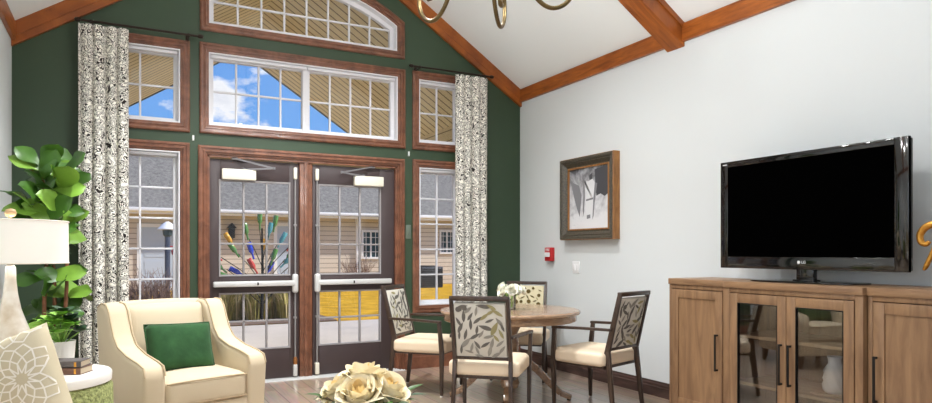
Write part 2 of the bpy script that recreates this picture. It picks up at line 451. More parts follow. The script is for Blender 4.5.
# ------------------------------------------------------------------ camera
H = 1.28
cam = bpy.data.cameras.new('camera'); co = bpy.data.objects.new('camera', cam); COL.objects.link(co)
co.location = (0, 0, H); co.rotation_euler = (R(90), 0, R(-27.6))
cam.sensor_width = 36; cam.lens = 662/932*36; cam.shift_y = (252-201.5)/932; cam.clip_start = .05; cam.clip_end = 300
sc.camera = co

# ------------------------------------------------------------------ room shell
XL, XR, YB, YF = -.806, 4.23, 6.7, -3.4
RX = (XL+XR)/2; ZE = 3.20; PITCH = .653
ZR = ZE+PITCH*(XR-RX)
def ceil_z(x): return ZR-PITCH*abs(x-RX)

b = MB(); b.box(XL-.2, XR+.2, YF-.2, YB+.2, -.12, 0)
tag(b.build('floor', 'floor', smooth=0), 'grey brown wood plank floor of the room', 'floor', kind='structure')
b = MB()
b.prism([(XL-.2, ceil_z(XL)-.2*PITCH), (RX, ZR), (XR+.2, ceil_z(XR)-.2*PITCH), (XR+.2, ceil_z(XR)-.2*PITCH+.15), (RX, ZR+.18), (XL-.2, ceil_z(XL)-.2*PITCH+.15)], YF-.2, YB+.2)
tag(b.build('ceiling', 'ceil_white', smooth=0), 'white vaulted ceiling rising to a ridge', 'ceiling', kind='structure')
b = MB(); b.box(XR, XR+.2, YF-.2, YB+.2, 0, ZE-.03)
tag(b.build('wall_right', 'wall_white', smooth=0), 'long pale grey side wall on the right', 'wall', kind='structure')

# window and door openings in the back wall (outer edge of casing)
CW = .083
def arch_poly(x0, x1, z0, zs, za, n=24):
    c = (x0+x1)/2; h = (x1-x0)/2; s_ = za-zs; r = (h*h+s_*s_)/(2*s_); zc = za-r
    a0 = math.asin(h/r)
    return [(x0, z0), (x1, z0)]+[(c+r*math.sin(a0-2*a0*i/n), zc+r*math.cos(a0-2*a0*i/n)) for i in range(n+1)]
WIN = dict(
    arch=arch_poly(.667, 2.743, 3.373, 3.77, 4.10),
    transom=rect(.665, 2.75, 2.403, 3.262),
    lu=rect(-.25, .58, 2.40, 3.252), ll=rect(-.25, .578, .609, 2.30),
    ru=rect(2.837, 3.53, 2.405, 3.266), rl=rect(2.84, 3.53, .609, 2.295))
DOOR = rect(.652, 2.743, -.5, 2.288)

def boolean_cut(o, cutters):
    for c in cutters:
        md = o.modifiers.new('cut', 'BOOLEAN'); md.operation = 'DIFFERENCE'; md.solver = 'EXACT'; md.object = c
    dg = bpy.context.evaluated_depsgraph_get(); dg.update()
    me = bpy.data.meshes.new_from_object(o.evaluated_get(dg))
    o.modifiers.clear(); o.data = me
    for c in cutters: bpy.data.objects.remove(c)

b = MB(); b.box(XL-.2, XL, YF-.2, YB+.2, 0, ZE-.03)
wl = b.build('wall_left', 'wall_white', smooth=0)
SIDE = rect(-2.6, 2.4, .95, 2.75)  # opening for the added side window
b = MB(); b.prism(SIDE, XL-.5, XL+.3, 'x'); boolean_cut(wl, [b.build('cutter', 'green', smooth=0)])
tag(wl, 'pale grey side wall at the left edge', 'wall', kind='structure')

def gable_wall(name, y0, y1, mat):
    b = MB()
    b.prism([(XL-.2, 0), (XR+.2, 0), (XR+.2, ceil_z(XR)-.2*PITCH+.02), (RX, ZR+.02), (XL-.2, ceil_z(XL)-.2*PITCH+.02)], y0, y1)
    return b.build(name, mat, smooth=0)
wb = gable_wall('wall_back', YB, YB+.2, 'green')
cuts = []
for k, poly in list(WIN.items())+[('door', DOOR)]:
    b = MB(); b.prism(inset(poly, CW), YB-.3, YB+.5); cuts.append(b.build('cutter', 'green', smooth=0))
boolean_cut(wb, cuts)
tag(wb, 'dark green gable wall around the doors and windows', 'wall', kind='structure')

# rear wall behind the camera
wr = gable_wall('wall_rear', YF-.2, YF, 'wall_white')
tag(wr, 'pale grey wall behind the viewer', 'wall', kind='structure')

def casing(b, poly, y=YB):
    b.sweep(poly, [(0, y), (0, y-.022), (.012, y-.03), (.024, y-.03), (.028, y-.02), (.042, y-.02), (.048, y-.026), (.058, y-.026), (.062, y-.014), (.076, y-.012), (.083, y-.004), (.083, y)])

def window(idx, poly, label, cols, rows, mull=None, arch=False):
    root = thing('window_%d' % idx, (0, YB, 0), 0, label, 'window', kind='structure')
    def part(b, name, mat, **k): return b.build(name, mat, root, (0, -YB, 0), **k)
    b = MB(); casing(b, poly); part(b, 'casing', 'red_wood', smooth=25)
    op = inset(poly, CW)
    b = MB(); b.sweep(op, [(0, YB-.004), (.012, YB-.004), (.012, YB+.19), (0, YB+.19)])
    b.sweep(op, [(.012, YB+.075), (.05, YB+.085), (.05, YB+.14), (.012, YB+.14)])
    xs = [p[0] for p in op]; zs = [p[1] for p in op]
    x0, x1, z0, z1 = min(xs)+.05, max(xs)-.05, min(zs)+.05, max(zs)-.05
    fr = part(b, 'sash', 'vinyl', smooth=25)
    gl = inset(poly, CW+.048)
    b = MB(); b.prism(gl, YB+.115, YB+.119); part(b, 'pane', 'glass', smooth=0)
    spans = [(x0, x1)]
    if mull:
        b = MB(); b.box(mull-.036, mull+.036, YB+.06, YB+.15, z0-.04, z1+.04, .006); part(b, 'mullion', 'vinyl')
        spans = [(x0, mull-.036), (mull+.036, x1)]
    def top_at(x):
        if not arch: return z1
        c = (min(xs)+max(xs))/2; pp = inset(poly, CW+.05)
        best = z1
        for i in range(2, len(pp)-1):
            a_, b_ = pp[i], pp[i+1]
            if min(a_[0], b_[0]) <= x <= max(a_[0], b_[0]):
                t = (x-a_[0])/(b_[0]-a_[0]+1e-9); best = a_[1]+t*(b_[1]-a_[1])
        return best
    b = MB(); w = .009
    for (a, e) in spans:
        for i in range(1, cols):
            x = a+(e-a)*i/cols; b.box(x-w, x+w, YB+.1, YB+.128, z0, top_at(x), .003)
        for zz in (rows if isinstance(rows, list) else [z0+(z1-z0)*j/rows for j in range(1, rows)]):
            b.box(a, e, YB+.1, YB+.128, zz-w, zz+w, .003)
    part(b, 'muntin_grid', 'vinyl')
    if not arch:
        # rolled white shade under the head of the frame
        b = MB(); n = 1 if not mull else 2
        for (a, e) in spans: b.box(a-.03, e+.03, YB+.02, YB+.06, z1+.005, z1+.036, .008)
        part(b, 'shade_headrail', 'vinyl')
    return root
window(1, WIN['arch'], 'wide arched window high in the green gable', 8, [3.70], arch=True)
window(2, WIN['transom'], 'wide two-sash transom window above the double doors', 4, 2, mull=1.69)
window(3, WIN['lu'], 'small upper window beside the left curtain', 2, 2)
window(4, WIN['ll'], 'tall lower window beside the left curtain', 2, 5)
window(5, WIN['ru'], 'small upper window beside the right curtain', 2, 2)
window(6, WIN['rl'], 'tall lower window beside the right curtain', 2, 5)
# side window added out of view to let light into the room
root = thing('window_7', (XL, 0, 0), 0, 'added unseen wide window in the left wall beside the viewer', 'window', kind='structure')
b = MB(); b.sweep(SIDE, [(0, .01), (.06, .01), (.06, -.1), (0, -.1)], plane='yz'); b.box(-.09, -.03, -.93, -.87, 1.0, 2.7); b.box(-.09, -.03, .73, .79, 1.0, 2.7); b.build('frame', 'vinyl', root)

# door frame
b = MB()
op = inset(DOOR, CW)
x0, x1, zt = op[0][0], op[1][0], op[2][1]
pl = rect(.652, 2.743, -.0, 2.288)
# casing: jambs and head, open at the floor
prof = [(0, 0), (0, -.022), (.012, -.03), (.024, -.03), (.028, -.02), (.042, -.02), (.048, -.026), (.058, -.026), (.062, -.014), (.076, -.012), (.083, -.004), (.083, 0)]
def open_sweep(b, pts_fn, prof):
    k = len(prof); vs = []
    for ins, dep in prof: vs += [(p[0], YB+dep, p[1]) for p in pts_fn(ins)]
    n = len(pts_fn(0))
    fs = [(i*n+j, i*n+j+1, ((i+1) % k)*n+j+1, ((i+1) % k)*n+j) for i in range(k) for j in range(n-1)]
    fs += [tuple(i*n for i in range(k)), tuple(i*n+n-1 for i in range(k))[::-1]]
    b.add(vs, fs)
open_sweep(b, lambda d: [(.652+d, 0), (.652+d, 2.288-d), (2.743-d, 2.288-d), (2.743-d, 0)], prof)
b.box(x0, x0+.02, YB, YB+.19, 0, zt); b.box(x1-.02, x1, YB, YB+.19, 0, zt); b.box(x0, x1, YB, YB+.19, zt-.02, zt)
tag(b.build('trim_1', 'red_wood', smooth=25), 'red brown casing round the double doors', 'door casing', kind='structure')
b = MB(); b.box(1.612, 1.742, YB+.015, YB+.15, 0, zt-.02, .008); b.box(1.655, 1.70, YB+.0, YB+.02, 0, zt-.02, .004)
tag(b.build('trim_2', 'red_wood', smooth=25), 'red brown post between the two doors', 'door post', kind='structure')
b = MB(); b.prism([(YB-.05, 0), (YB+.19, 0), (YB+.19, .012), (YB+.12, .018), (YB+.0, .018)], .655, 2.74, 'x')
tag(b.build('trim_3', 'steel', smooth=0), 'pale metal threshold under the double doors', 'threshold', kind='structure')

def door(idx, xa, xb, ga, gb, latch, label, closer):
    """xa..xb the slab, ga..gb the glass, latch = x of the latch side"""
    y0, y1 = YB+.03, YB+.08; zt_, zb = 2.175, .02
    root = thing('door_%d' % idx, (0, YB, 0), 0, label, 'door', kind='structure')
    def part(b, name, mat, par=root, **k):
        return b.build(name, mat, par, (0, -YB, 0) if par is root else None, **k)
    b = MB()
    U = (1.055, 1.968); L = (.327, .872)
    b.box(xa, ga, y0, y1, zb, zt_, .004); b.box(gb, xb, y0, y1, zb, zt_, .004)
    b.box(ga, gb, y0, y1, zb, L[0], .002); b.box(ga, gb, y0, y1, L[1], U[0], .002); b.box(ga, gb, y0, y1, U[1], zt_, .002)
    part(b, 'slab', 'door_brown')
    for (z0, z1), rows in ((U, 3), (L, 2)):
        b = MB(); b.box(ga, gb, y0+.022, y0+.027, z0, z1); part(b, 'pane', 'glass', smooth=0)
        b = MB()
        b.sweep(rect(ga-.012, gb+.012, z0-.012, z1+.012), [(0, y0+.002), (.002, y0-.006), (.016, y0-.004), (.018, y0+.02), (0, y0+.02)])
        for i in range(1, 3):
            x = ga+(gb-ga)*i/3; b.box(x-.009, x+.009, y0+.008, y0+.04, z0, z1, .003)
        for j in range(1, rows):
            z = z0+(z1-z0)*j/rows; b.box(ga, gb, y0+.008, y0+.04, z-.009, z+.009, .003)
        part(b, 'muntin_grid', P('muntin_grey', (150, 146, 146), .45) if 'muntin_grey' not in bpy.data.materials else bpy.data.materials['muntin_grey'])
    s = 1 if latch > (xa+xb)/2 else -1
    far = xa+.03 if s > 0 else xb-.05
    # push bar with rounded latch case
    b = MB(); b.box(far, latch-s*.045, y0-.065, y0-.015, .942, .996, .012); b.box(far, far+s*.05, y0-.06, y0, .948, .99, .008)
    pb = part(b, 'push_bar', 'steel')
    b = MB(); b.box(latch-s*.012, latch-s*.072, y0-.06, y0, .87, 1.06, .022, seg=4); c = b.build('latch_case', 'steel', pb)
    b = MB(); xm = (far+latch)/2; b.box(xm-.008, xm+.008, y0-.068, y0-.06, .955, .983, .002); b.build('dogging_keyhole', 'bronze', pb)
    xr = latch-s*.04
    b = MB(); b.tube([(xr, y0-.025, 1.05), (xr, y0-.025, 2.02)], .0085); b.tube([(xr, y0-.025, .88), (xr, y0-.025, .14)], .0085)
    for z in (1.55, .62): b.box(xr-.016, xr+.016, y0-.035, y0, z-.01, z+.01, .004)
    part(b, 'vertical_rod', 'rod_grey')
    b = MB(); b.box(xr-.017, xr+.017, y0-.045, y0, 2.01, 2.13, .01, seg=3); part(b, 'top_latch', 'cream_metal')
    b = MB(); b.box(xr-.02, xr+.02, y0-.045, y0, .03, .15, .008, seg=3)
    bl = part(b, 'bottom_latch', 'steel' if idx == 1 else 'cream_metal')
    if idx == 1:
        b = MB(); b.lathe([(.014, .14), (.022, .16), (.022, .2), (.014, .225)], 12, (xr, y0-.025, 0)); b.build('brass_sleeve', 'brass', bl)
    # closer
    ca, cb, side = closer
    b = MB(); b.box(ca, cb, y0-.055, y0, 1.978, 2.08, .008); cl = part(b, 'closer', 'cream_metal')
    b = MB()
    if side > 0:
        p0 = (ca+.20, y0-.03, 2.08); p1 = (cb+.16, y0-.10, 2.10); p2 = (ca+.12, y0-.02, 2.185)
    else:
        p0 = (cb-.22, y0-.03, 2.08); p1 = (ca-.15, y0-.10, 2.10); p2 = (cb-.12, y0-.02, 2.185)
    b.bar(p0, p1, .016, .016, side=(0, 0, 1)); b.bar(p1, p2, .016, .016, side=(0, 0, 1))
    b.lathe([(.014, -.01), (.014, .012)], 12, p1); b.lathe([(.018, -.012), (.018, .015)], 12, p0); b.box(p2[0]-.03, p2[0]+.03, y0-.03, y0, 2.172, 2.198, .003)
    b.build('closer_arm', 'grey_metal', cl)
    return root
door(1, .755, 1.605, .853, 1.511, 1.605, 'left dark brown glazed door of the pair', (.865, 1.18, 1))
door(2, 1.747, 2.640, 1.816, 2.476, 1.747, 'right dark brown glazed door of the pair', (2.177, 2.50, -1))

# baseboards
def baseboard_prof(h): return [(0, 0), (.018, 0), (.018, h*.62), (.013, h*.68), (.013, h*.82), (.006, h*.9), (.006, h), (0, h)]
b = MB(); b.prism([(XR-p[0], p[1]) for p in baseboard_prof(.135)], YF, YB-.02)
tag(b.build('baseboard_right', 'dark_base', smooth=0), 'dark brown baseboard along the right wall', 'baseboard', kind='structure')
b = MB(); b.prism([(XL+p[0], p[1]) for p in baseboard_prof(.135)], YF, YB-.02)
tag(b.build('baseboard_left', 'dark_base', smooth=0), 'dark brown baseboard along the left wall', 'baseboard', kind='structure')
b = MB()
for xa, xb in ((XL, .65), (2.745, XR)): b.prism([(YB-p[0], p[1]) for p in baseboard_prof(.20)], xa, xb, 'x')
tag(b.build('baseboard_back', 'red_wood', smooth=0), 'red brown baseboard along the green wall', 'baseboard', kind='structure')

# eave trim boards and gable boards
b = MB(); b.box(XR-.035, XR, YF, YB, 3.055, ZE+.005, .003)
tag(b.build('trim_4', 'orange_wood', smooth=0), 'orange stained board where right wall meets ceiling', 'trim', kind='structure')
b = MB(); b.box(XL, XL+.035, YF, YB, 3.055, ZE+.005, .003)
tag(b.build('trim_5', 'orange_wood', smooth=0), 'orange stained board where left wall meets ceiling', 'trim', kind='structure')
TH = .205
for i, (xa, sg, lb) in enumerate(((XR, -1, 'right'), (XL, 1, 'left'))):
    b = MB(); z0 = ceil_z(xa)
    b.prism([(xa, z0+.005), (RX, ZR+.005), (RX, ZR-TH), (xa, z0-TH+.01)], YB-.04, YB)
    b.prism([(xa, z0-.02), (RX, ZR-.02), (RX, ZR-TH*.62), (xa, z0-TH*.62)], YB-.047, YB-.04)
    tag(b.build('trim_%d' % (6+i), 'orange_wood_x', smooth=0), 'orange stained gable board on the %s slope' % lb, 'trim', kind='structure')
# rafters: one sloping beam on each side of the ridge
for i, (xa, lb) in enumerate(((XR, 'right'), (XL, 'left'))):
    b = MB(); z0 = ceil_z(xa)
    b.prism([(xa, z0+.01), (RX, ZR+.01), (RX, ZR-.21), (xa, z0-.185)], 4.10, 4.30, bev=.004, seg=1)
    b.prism([(xa, z0+.01), (RX, ZR+.01), (RX, ZR-.06), (xa, z0-.05)], 4.085, 4.315)
    tag(b.build('trim_%d' % (8+i), 'orange_wood_x', smooth=0), 'orange stained rafter beam on the %s ceiling slope' % lb, 'beam', kind='structure')

# ------------------------------------------------------------------ curtains
def curtain(name, xa, xb, z0, z1, label, seed, folds, flare=.0):
    rnd = random.Random(seed)
    root = thing(name, ((xa+xb)/2, YB-.14, 0), 0, label, 'curtain', 'patterned curtains on the green wall')
    nx, nz = 120, 24; b = MB(); b.uv = []
    ph = [rnd.uniform(-.5, .5) for _ in range(12)]
    def pt(i, j, off):
        u = i/nx; v = j/nz
        a = 2*PI*folds*u+ph[0]
        amp = .012+.014*(1-v)**.6+.012*math.sin(u*7+ph[5])**2
        k = .5*math.sin(a*.5+ph[1]+v*.5)
        y = amp*(math.sin(a+.25*math.sin(3*v+ph[2]))+k)
        w = (xb-xa)/2*(1+flare*(1-v))
        x = (u*2-1)*w+.014*math.cos(a+ph[3])*(1-v*.4)
        return Vector((x, y+off, z0+(z1-z0)*v))
    for off in (0, .004):
        for j in range(nz+1):
            for i in range(nx+1):
                b.v.append(tuple(pt(i, j, off))); b.uv.append((i/nx*(xb-xa)*1.7+off*3, z0+(z1-z0)*j/nz))
    N = (nx+1)*(nz+1)
    for s_ in (0, N):
        for j in range(nz):
            for i in range(nx):
                a = s_+j*(nx+1)+i; b.f.append((a, a+1, a+nx+2, a+nx+1)); b.m.append(0)
    edge = [i for i in range(nx+1)]+[j*(nx+1)+nx for j in range(1, nz+1)]+[nz*(nx+1)+i for i in range(nx-1, -1, -1)]+[j*(nx+1) for j in range(nz-1, 0, -1)]
    for k in range(len(edge)):
        a, c = edge[k], edge[(k+1) % len(edge)]; b.f.append((a, c, c+N, a+N)); b.m.append(0)
    b.build('drape', 'curtain', root, smooth=60)
    return root
cl = curtain('curtain', -.325, .065, .015, 3.245, 'long black and cream patterned curtain at the left windows', 3, 4.2)
cr = curtain('curtain', 3.29, 3.72, .015, 3.255, 'long black and cream patterned curtain at the right windows', 8, 4.3)
def rod(xa, xb, z, label, ends):
    root = thing('curtain_rod', ((xa+xb)/2, YB-.14, z), 0, label, 'curtain rod', 'curtain rods')
    c = (xa+xb)/2
    b = MB(); b.tube([(xa-c, 0, 0), (xb-c, 0, 0)], .011, 12); b.build('rod', 'bronze', root)
    for e in ends:
        x = (xa if e < 0 else xb)-c
        b = MB(); b.lathe([(.0, -.03), (.016, -.02), (.02, 0), (.016, .02), (0, .03)], 12); o = b.build('finial', 'bronze', root, (x, 0, 0)); o.rotation_euler = (0, R(90), 0)
        b = MB(); xx = x-e*.10
        b.tube([(xx, .14, -.01), (xx, .06, -.012), (xx, 0, -.012)], .007, 8); b.box(xx-.015, xx+.015, .128, .14, -.05, .03, .003)
        b.lathe([(.016, -.008), (.016, .008)], 12, (xx, 0, 0))
        b.build('bracket', 'bronze', root)
    for i in range(7):
        pass
    return root
rod(-.32, .66, 3.272, 'dark bronze curtain rod over the left window', (-1, 1))
rod(2.77, 3.76, 3.278, 'dark bronze curtain rod over the right window', (-1, 1))

# ------------------------------------------------------------------ small wall fittings
def boxthing(name, x, y, z, dims, mat, label, cat, bev=.004):
    b = MB(); b.box(-dims[0]/2, dims[0]/2, -dims[1]/2, dims[1]/2, -dims[2]/2, dims[2]/2, bev)
    o = b.build(name, mat, None, (x, y, z)); return tag(o, label, cat)
boxthing('contact_sensor', .61, YB-.005, 2.352, (.018, .016, .05), 'plate', 'tiny white sensor on green wall left of the doors', 'sensor')
boxthing('contact_sensor', 2.795, YB-.005, 2.352, (.018, .016, .05), 'plate', 'tiny white sensor on green wall right of the doors', 'sensor')
sw = thing('wall_switch', (2.79, YB, 1.50), 0, 'grey green switch plate between the doors and right window', 'switch')
b = MB(); b.box(-.03, .03, -.008, 0, -.075, .075, .003); b.build('cover_plate', 'grey_plate', sw)
b = MB(); b.box(-.012, .012, -.016, -.006, -.03, .03, .003); b.build('rocker', 'grey_plate', sw)

fa = thing('fire_alarm_pull', (XR+.002, 6.05, 1.255), 0, 'red fire alarm pull station on right wall', 'fire alarm')
b = MB(); b.box(-.055, 0, -.06, .06, -.075, .075, .008); b.build('housing', 'red', fa)
b = MB(); b.box(-.066, -.05, -.042, .05, -.03, .02, .006); b.build('pull_handle', 'plate', fa)
RW = Matrix(((0, 0, -1, 0), (-1, 0, 0, 0), (0, 1, 0, 0), (0, 0, 0, 1)))   # text facing -X, reading towards -Y
text_part('FIRE', .042, 'white_mark', fa, Matrix.Translation((-.056, .0, .047)) @ RW)
ls = thing('light_switch', (XR, 5.6, 1.12), 0, 'white light switch plate on right wall below the picture', 'switch')
b = MB(); b.box(-.008, 0, -.06, .06, -.062, .062, .003); b.build('cover_plate', 'plate', ls)
for y in (-.025, .025):
    b = MB(); b.box(-.014, -.006, y-.015, y+.015, -.033, .033, .003); b.build('rocker', 'plate', ls)

# picture on the right wall
pc = thing('framed_picture', (XR, 5.345, 1.405), 0, 'charcoal drawing in a deep dark and honey frame', 'picture')
y0, y1, zt = -.425, .43, .842
b = MB()
b.sweep(rect(y0, y1, 0, zt), [(0, 0), (0, -.078), (.006, -.084), (.02, -.084), (.02, 0)], plane='yz', mi=0)
b.build('outer_frame', 'picture_gold', pc, smooth=25)
b = MB(); b.sweep(rect(y0, y1, 0, zt), [(.006, -.09), (.03, -.09), (.034, -.082), (.046, -.074), (.052, -.08), (.06, -.072), (.085, -.05), (.098, -.05), (.098, -.02), (.02, -.02)], plane='yz'); b.build('frame_molding', 'picture_dark', pc, smooth=25)
b = MB(); b.sweep(rect(y0, y1, 0, zt), [(.096, -.05), (.1, -.056), (.112, -.056), (.114, -.03), (.096, -.03)], plane='yz'); b.build('inner_lip', 'picture_gold', pc, smooth=25)
ya, yb, za, zb = y0+.11, y1-.11, .11, zt-.11
b = MB(); b.box(-.04, -.03, ya, yb, za, zb, mi=0)
# drawn marks, lying on the sheet (mark k is 0.2 mm in front of the one before)
def mark(pts, k, mi): b.add([(-.0402-.0003*k, ya+(yb-ya)*(1-u), za+(zb-za)*v) for u, v in pts], [tuple(range(len(pts)))], mi)
art_pts = [([(.36, .80), (.40, .82), (.43, .45), (.42, .12), (.52, .10), (.60, .14), (.62, .44), (.66, .74), (.60, .80), (.5, .77)], 1),
           ([(.36, .80), (.40, .82), (.41, .5), (.38, .2), (.35, .3), (.37, .55)], 2),
           ([(.66, .95), (.99, .99), (.99, .55), (.9, .50), (.8, .55), (.70, .52), (.67, .7)], 3),
           ([(.66, .74), (.72, .72), (.66, .42), (.63, .2), (.60, .14), (.62, .44)], 2),
           ([(.44, .48), (.62, .50), (.62, .47), (.44, .45)], 2),
           ([(.46, .22), (.55, .23), (.55, .17), (.46, .16)], 2),
           ([(.05, .80), (.26, .72), (.33, .55), (.28, .2), (.20, .35), (.12, .55)], 2),
           ([(.52, .86), (.6, .9), (.6, .8), (.53, .79)], 3)]
for k, (pts, mi) in enumerate(art_pts): mark(pts, k, mi)
b.build('drawing', ['art', 'art_white', 'art_grey', 'art_dark'], pc, smooth=0)

# ------------------------------------------------------------------ armchair
def armchair():
    A = R(19.4)                                                       # local x runs along the seat, local -y is the front
    root = thing('armchair', (.377, 4.94, 0), A, 'cream upholstered armchair with sloping arms by the left window', 'armchair')
    # outer back
    b = MB()
    T = Matrix.Translation((0, .33, .16)) @ Matrix.Rotation(R(-9), 4, 'X')
    b.soft(-.39, .39, -.06, .06, 0, .77, .05, (0, .0, .015), 12, mat=T)
    b.build('backrest', 'cream_fabric', root, smooth=60)
    b = MB(); T2 = Matrix.Translation((0, .22, .44)) @ Matrix.Rotation(R(-11), 4, 'X')
    b.soft(-.285, .285, -.06, .07, 0, .475, .05, (0, .03, .01), 12, mat=T2); b.build('back_cushion', 'cream_fabric', root, smooth=60)
    # side panels: high at the back, sweeping down to a low arm
    for sg in (-1, 1):
        b = MB()
        prof = [(-.40, .14), (-.41, .52), (-.385, .575), (-.30, .595), (-.12, .62), (.03, .66), (.10, .72), (.15, .80), (.19, .88), (.24, .925), (.33, .93), (.40, .90), (.36, .14)]
        n = len(prof)
        vs = []
        for k, (y, z) in enumerate(prof):
            top = max(0, (z-.56)/.4)
            vs.append((sg*(.275-.02*top), y, z))
        for k, (y, z) in enumerate(prof):
            top = max(0, (z-.56)/.4)
            vs.append((sg*(.40+.015*(z > .3)), y, z))
        fs = [tuple(range(n))[::-1], tuple(range(n, 2*n))]+[(i, (i+1) % n, n+(i+1) % n, n+i) for i in range(n)]
        b.hull(vs, fs, .026, 0, 3)
        arm = b.build('arm', 'cream_fabric', root, smooth=50)
        b = MB()
        pp = inset(prof, .02)
        b.tube([(sg*.402, y-.0, z) for y, z in prof[1:12]], .006, 6)
        b.tube([(sg*.283, y-.004, z+.001) for y, z in prof[1:12]], .006, 6)
        b.build('piping', 'cream_piping', arm)
    b = MB(); b.soft(-.275, .275, -.40, .25, .30, .475, .04, (0, .008, .022), 12); cu = b.build('seat_cushion', 'cream_fabric', root, smooth=60)
    b = MB(); b.tube([(-.265, -.397, .458), (-.1, -.405, .463), (.1, -.405, .463), (.265, -.397, .458)], .006, 6)
    b.tube([(-.265, -.397, .318), (.265, -.397, .318)], .006, 6); b.build('piping', 'cream_piping', cu)
    b = MB(); b.box(-.30, .30, -.385, .33, .14, .305, .015); b.build('seat_base', 'cream_fabric', root)
    for x in (-.34, .34):
        for y in (-.34, .31):
            b = MB(); b.bar((x, y, .145), (x*1.03, y*1.03, 0), .06, .06, .035, .035, bev=.004); b.build('leg', 'dark_wood', root)
    return root
armchair()

def pillow_mesh(b, w, h, t, n=18, mat=None, mi=0, pinch=.06):
    """knife-edge cushion in the local xz plane, thickness along y"""
    def pt(u, v, s):
        e = (max(0, 1-u**4)*max(0, 1-v**4))**.5
        x = u*w/2*(1-pinch*(1-abs(v)**2)*abs(u)**2*0-pinch*(1-v*v)*.5)
        z = v*h/2*(1-pinch*(1-u*u)*.5)
        return Vector((x, s*t/2*e**.75, z))
    vs = []; fs = []
    for s in (-1, 1):
        o = len(vs)
        for j in range(n+1):
            for i in range(n+1):
                p = pt(-1+2*i/n, -1+2*j/n, s); vs.append(mat @ p if mat else p)
        for j in range(n):
            for i in range(n):
                a = o+j*(n+1)+i; fs.append((a, a+1, a+n+2, a+n+1))
    bm = bmesh.new(); bv = [bm.verts.new(p) for p in vs]
    for f in fs: bm.faces.new([bv[i] for i in f])
    bmesh.ops.remove_doubles(bm, verts=bm.verts, dist=1e-5); bm.verts.index_update()
    b.add([v.co.copy() for v in bm.verts], [[v.index for v in f.verts] for f in bm.faces], mi); bm.free()
    return pt

# green velvet cushion on the armchair
A = R(19.4); ca, sa = math.cos(A), math.sin(A)
lx, ly = -.015, -.01
gc = thing('throw_cushion', (.377+lx*ca-ly*sa, 4.94+lx*sa+ly*ca, .462), A, 'green velvet cushion leaning on the cream armchair back', 'cushion')
b = MB(); T = Matrix.Translation((0, 0, .165)) @ Matrix.Rotation(R(-20), 4, 'X') @ Matrix.Rotation(R(2), 4, 'Y')
pt = pillow_mesh(b, .445, .335, .17, 18, T)
cov = b.build('cover', 'green_velvet', gc, smooth=80)
b = MB(); loop = [(-1, -1), (0, -1), (1, -1), (1, 0), (1, 1), (0, 1), (-1, 1), (-1, 0), (-1, -1)]
path = []
for i in range(8):
    for k in range(8):
        t = k/8; u = loop[i][0]*(1-t)+loop[i+1][0]*t; v = loop[i][1]*(1-t)+loop[i+1][1]*t; path.append(T @ pt(u, v, 1))
path.append(path[0]); b.tube(path, .007, 6, cap=False); b.build('piping', 'green_velvet', cov)

# ------------------------------------------------------------------ dining chairs
def leaf_print(b, w, h, place, seed, ids, count=40, dots=3, length=(.07, .125)):
    """leaf shapes woven into the fabric: polygons a hair above the panel"""
    rnd = random.Random(seed); cs = []; k = 0; tries = 0
    while k < count and tries < 3000:
        tries += 1
        L = rnd.uniform(*length); W = L*rnd.uniform(.24, .32)
        u, v = rnd.uniform(-w/2, w/2), rnd.uniform(-h/2, h/2)
        a = rnd.choice((60, 75, 105, 125, 20, 160, 40))+rnd.uniform(-14, 14)
        pts = []
        for i in range(10):
            t = i/9; pts.append((L*(t-.5), W/2*math.sin(PI*t**.85)))
        for i in range(8, 0, -1):
            t = i/9; pts.append((L*(t-.5), -W/2*math.sin(PI*t**.85)))
        ca_, sa_ = math.cos(R(a)), math.sin(R(a))
        q = [(u+x*ca_-y*sa_, v+x*sa_+y*ca_) for x, y in pts]
        if any(abs(x) > w/2-.004 or abs(y) > h/2-.004 for x, y in q): continue
        if any(math.hypot(u-c[0], v-c[1]) < (L+c[2])*.265 for c in cs): continue
        cs.append((u, v, L)); k += 1
        mi = ids[2] if (u > .02 and rnd.random() < .45) else rnd.choice((ids[0], ids[0], ids[1]))
        b.add([place(x, y, .0006+.00012*k) for x, y in q], [tuple(range(len(q)))], mi)
    for i in range(dots):
        for t in range(200):
            u, v = rnd.uniform(-w/2+.03, w/2-.03) if dots > 6 else rnd.uniform(-w/2+.03, -w/2+.1), rnd.uniform(-h/2+.03, h/2-.03) if dots > 6 else rnd.uniform(h/2-.1, h/2-.03)
            r_ = rnd.uniform(.014, .024)
            if all(math.hypot(u-c[0], v-c[1]) > r_+c[2]*.45 for c in cs): break
        cs.append((u, v, r_*2)); k += 1
        q = [(u+r_*math.cos(2*PI*j/12), v+r_*math.sin(2*PI*j/12)) for j in range(12)]
        b.add([place(x, y, .0006+.00012*k) for x, y in q], [tuple(range(12))], ids[0])

def chair_panel(seed, warm=False):
    b = MB(); w, h = .37, .41
    b.box(-w/2, w/2, -.016, .016, 0, h, .006)
    if warm:
        leaf_print(b, w, h, lambda x, y, d: (x, .016+d, y+h/2), seed, (2, 3, 3), 26, 16, (.04, .07))
    else:
        leaf_print(b, w, h, lambda x, y, d: (x, .016+d, y+h/2), seed, (1, 2, 3))
    leaf_print(b, w, h, lambda x, y, d: (x, -.016-d, y+h/2), seed+7, (1, 2, 3))
    return b, (['print_ground_warm', 'print_grey', 'print_olive_dark', 'print_olive'] if warm else ['print_ground', 'print_grey', 'print_mid', 'print_olive'])

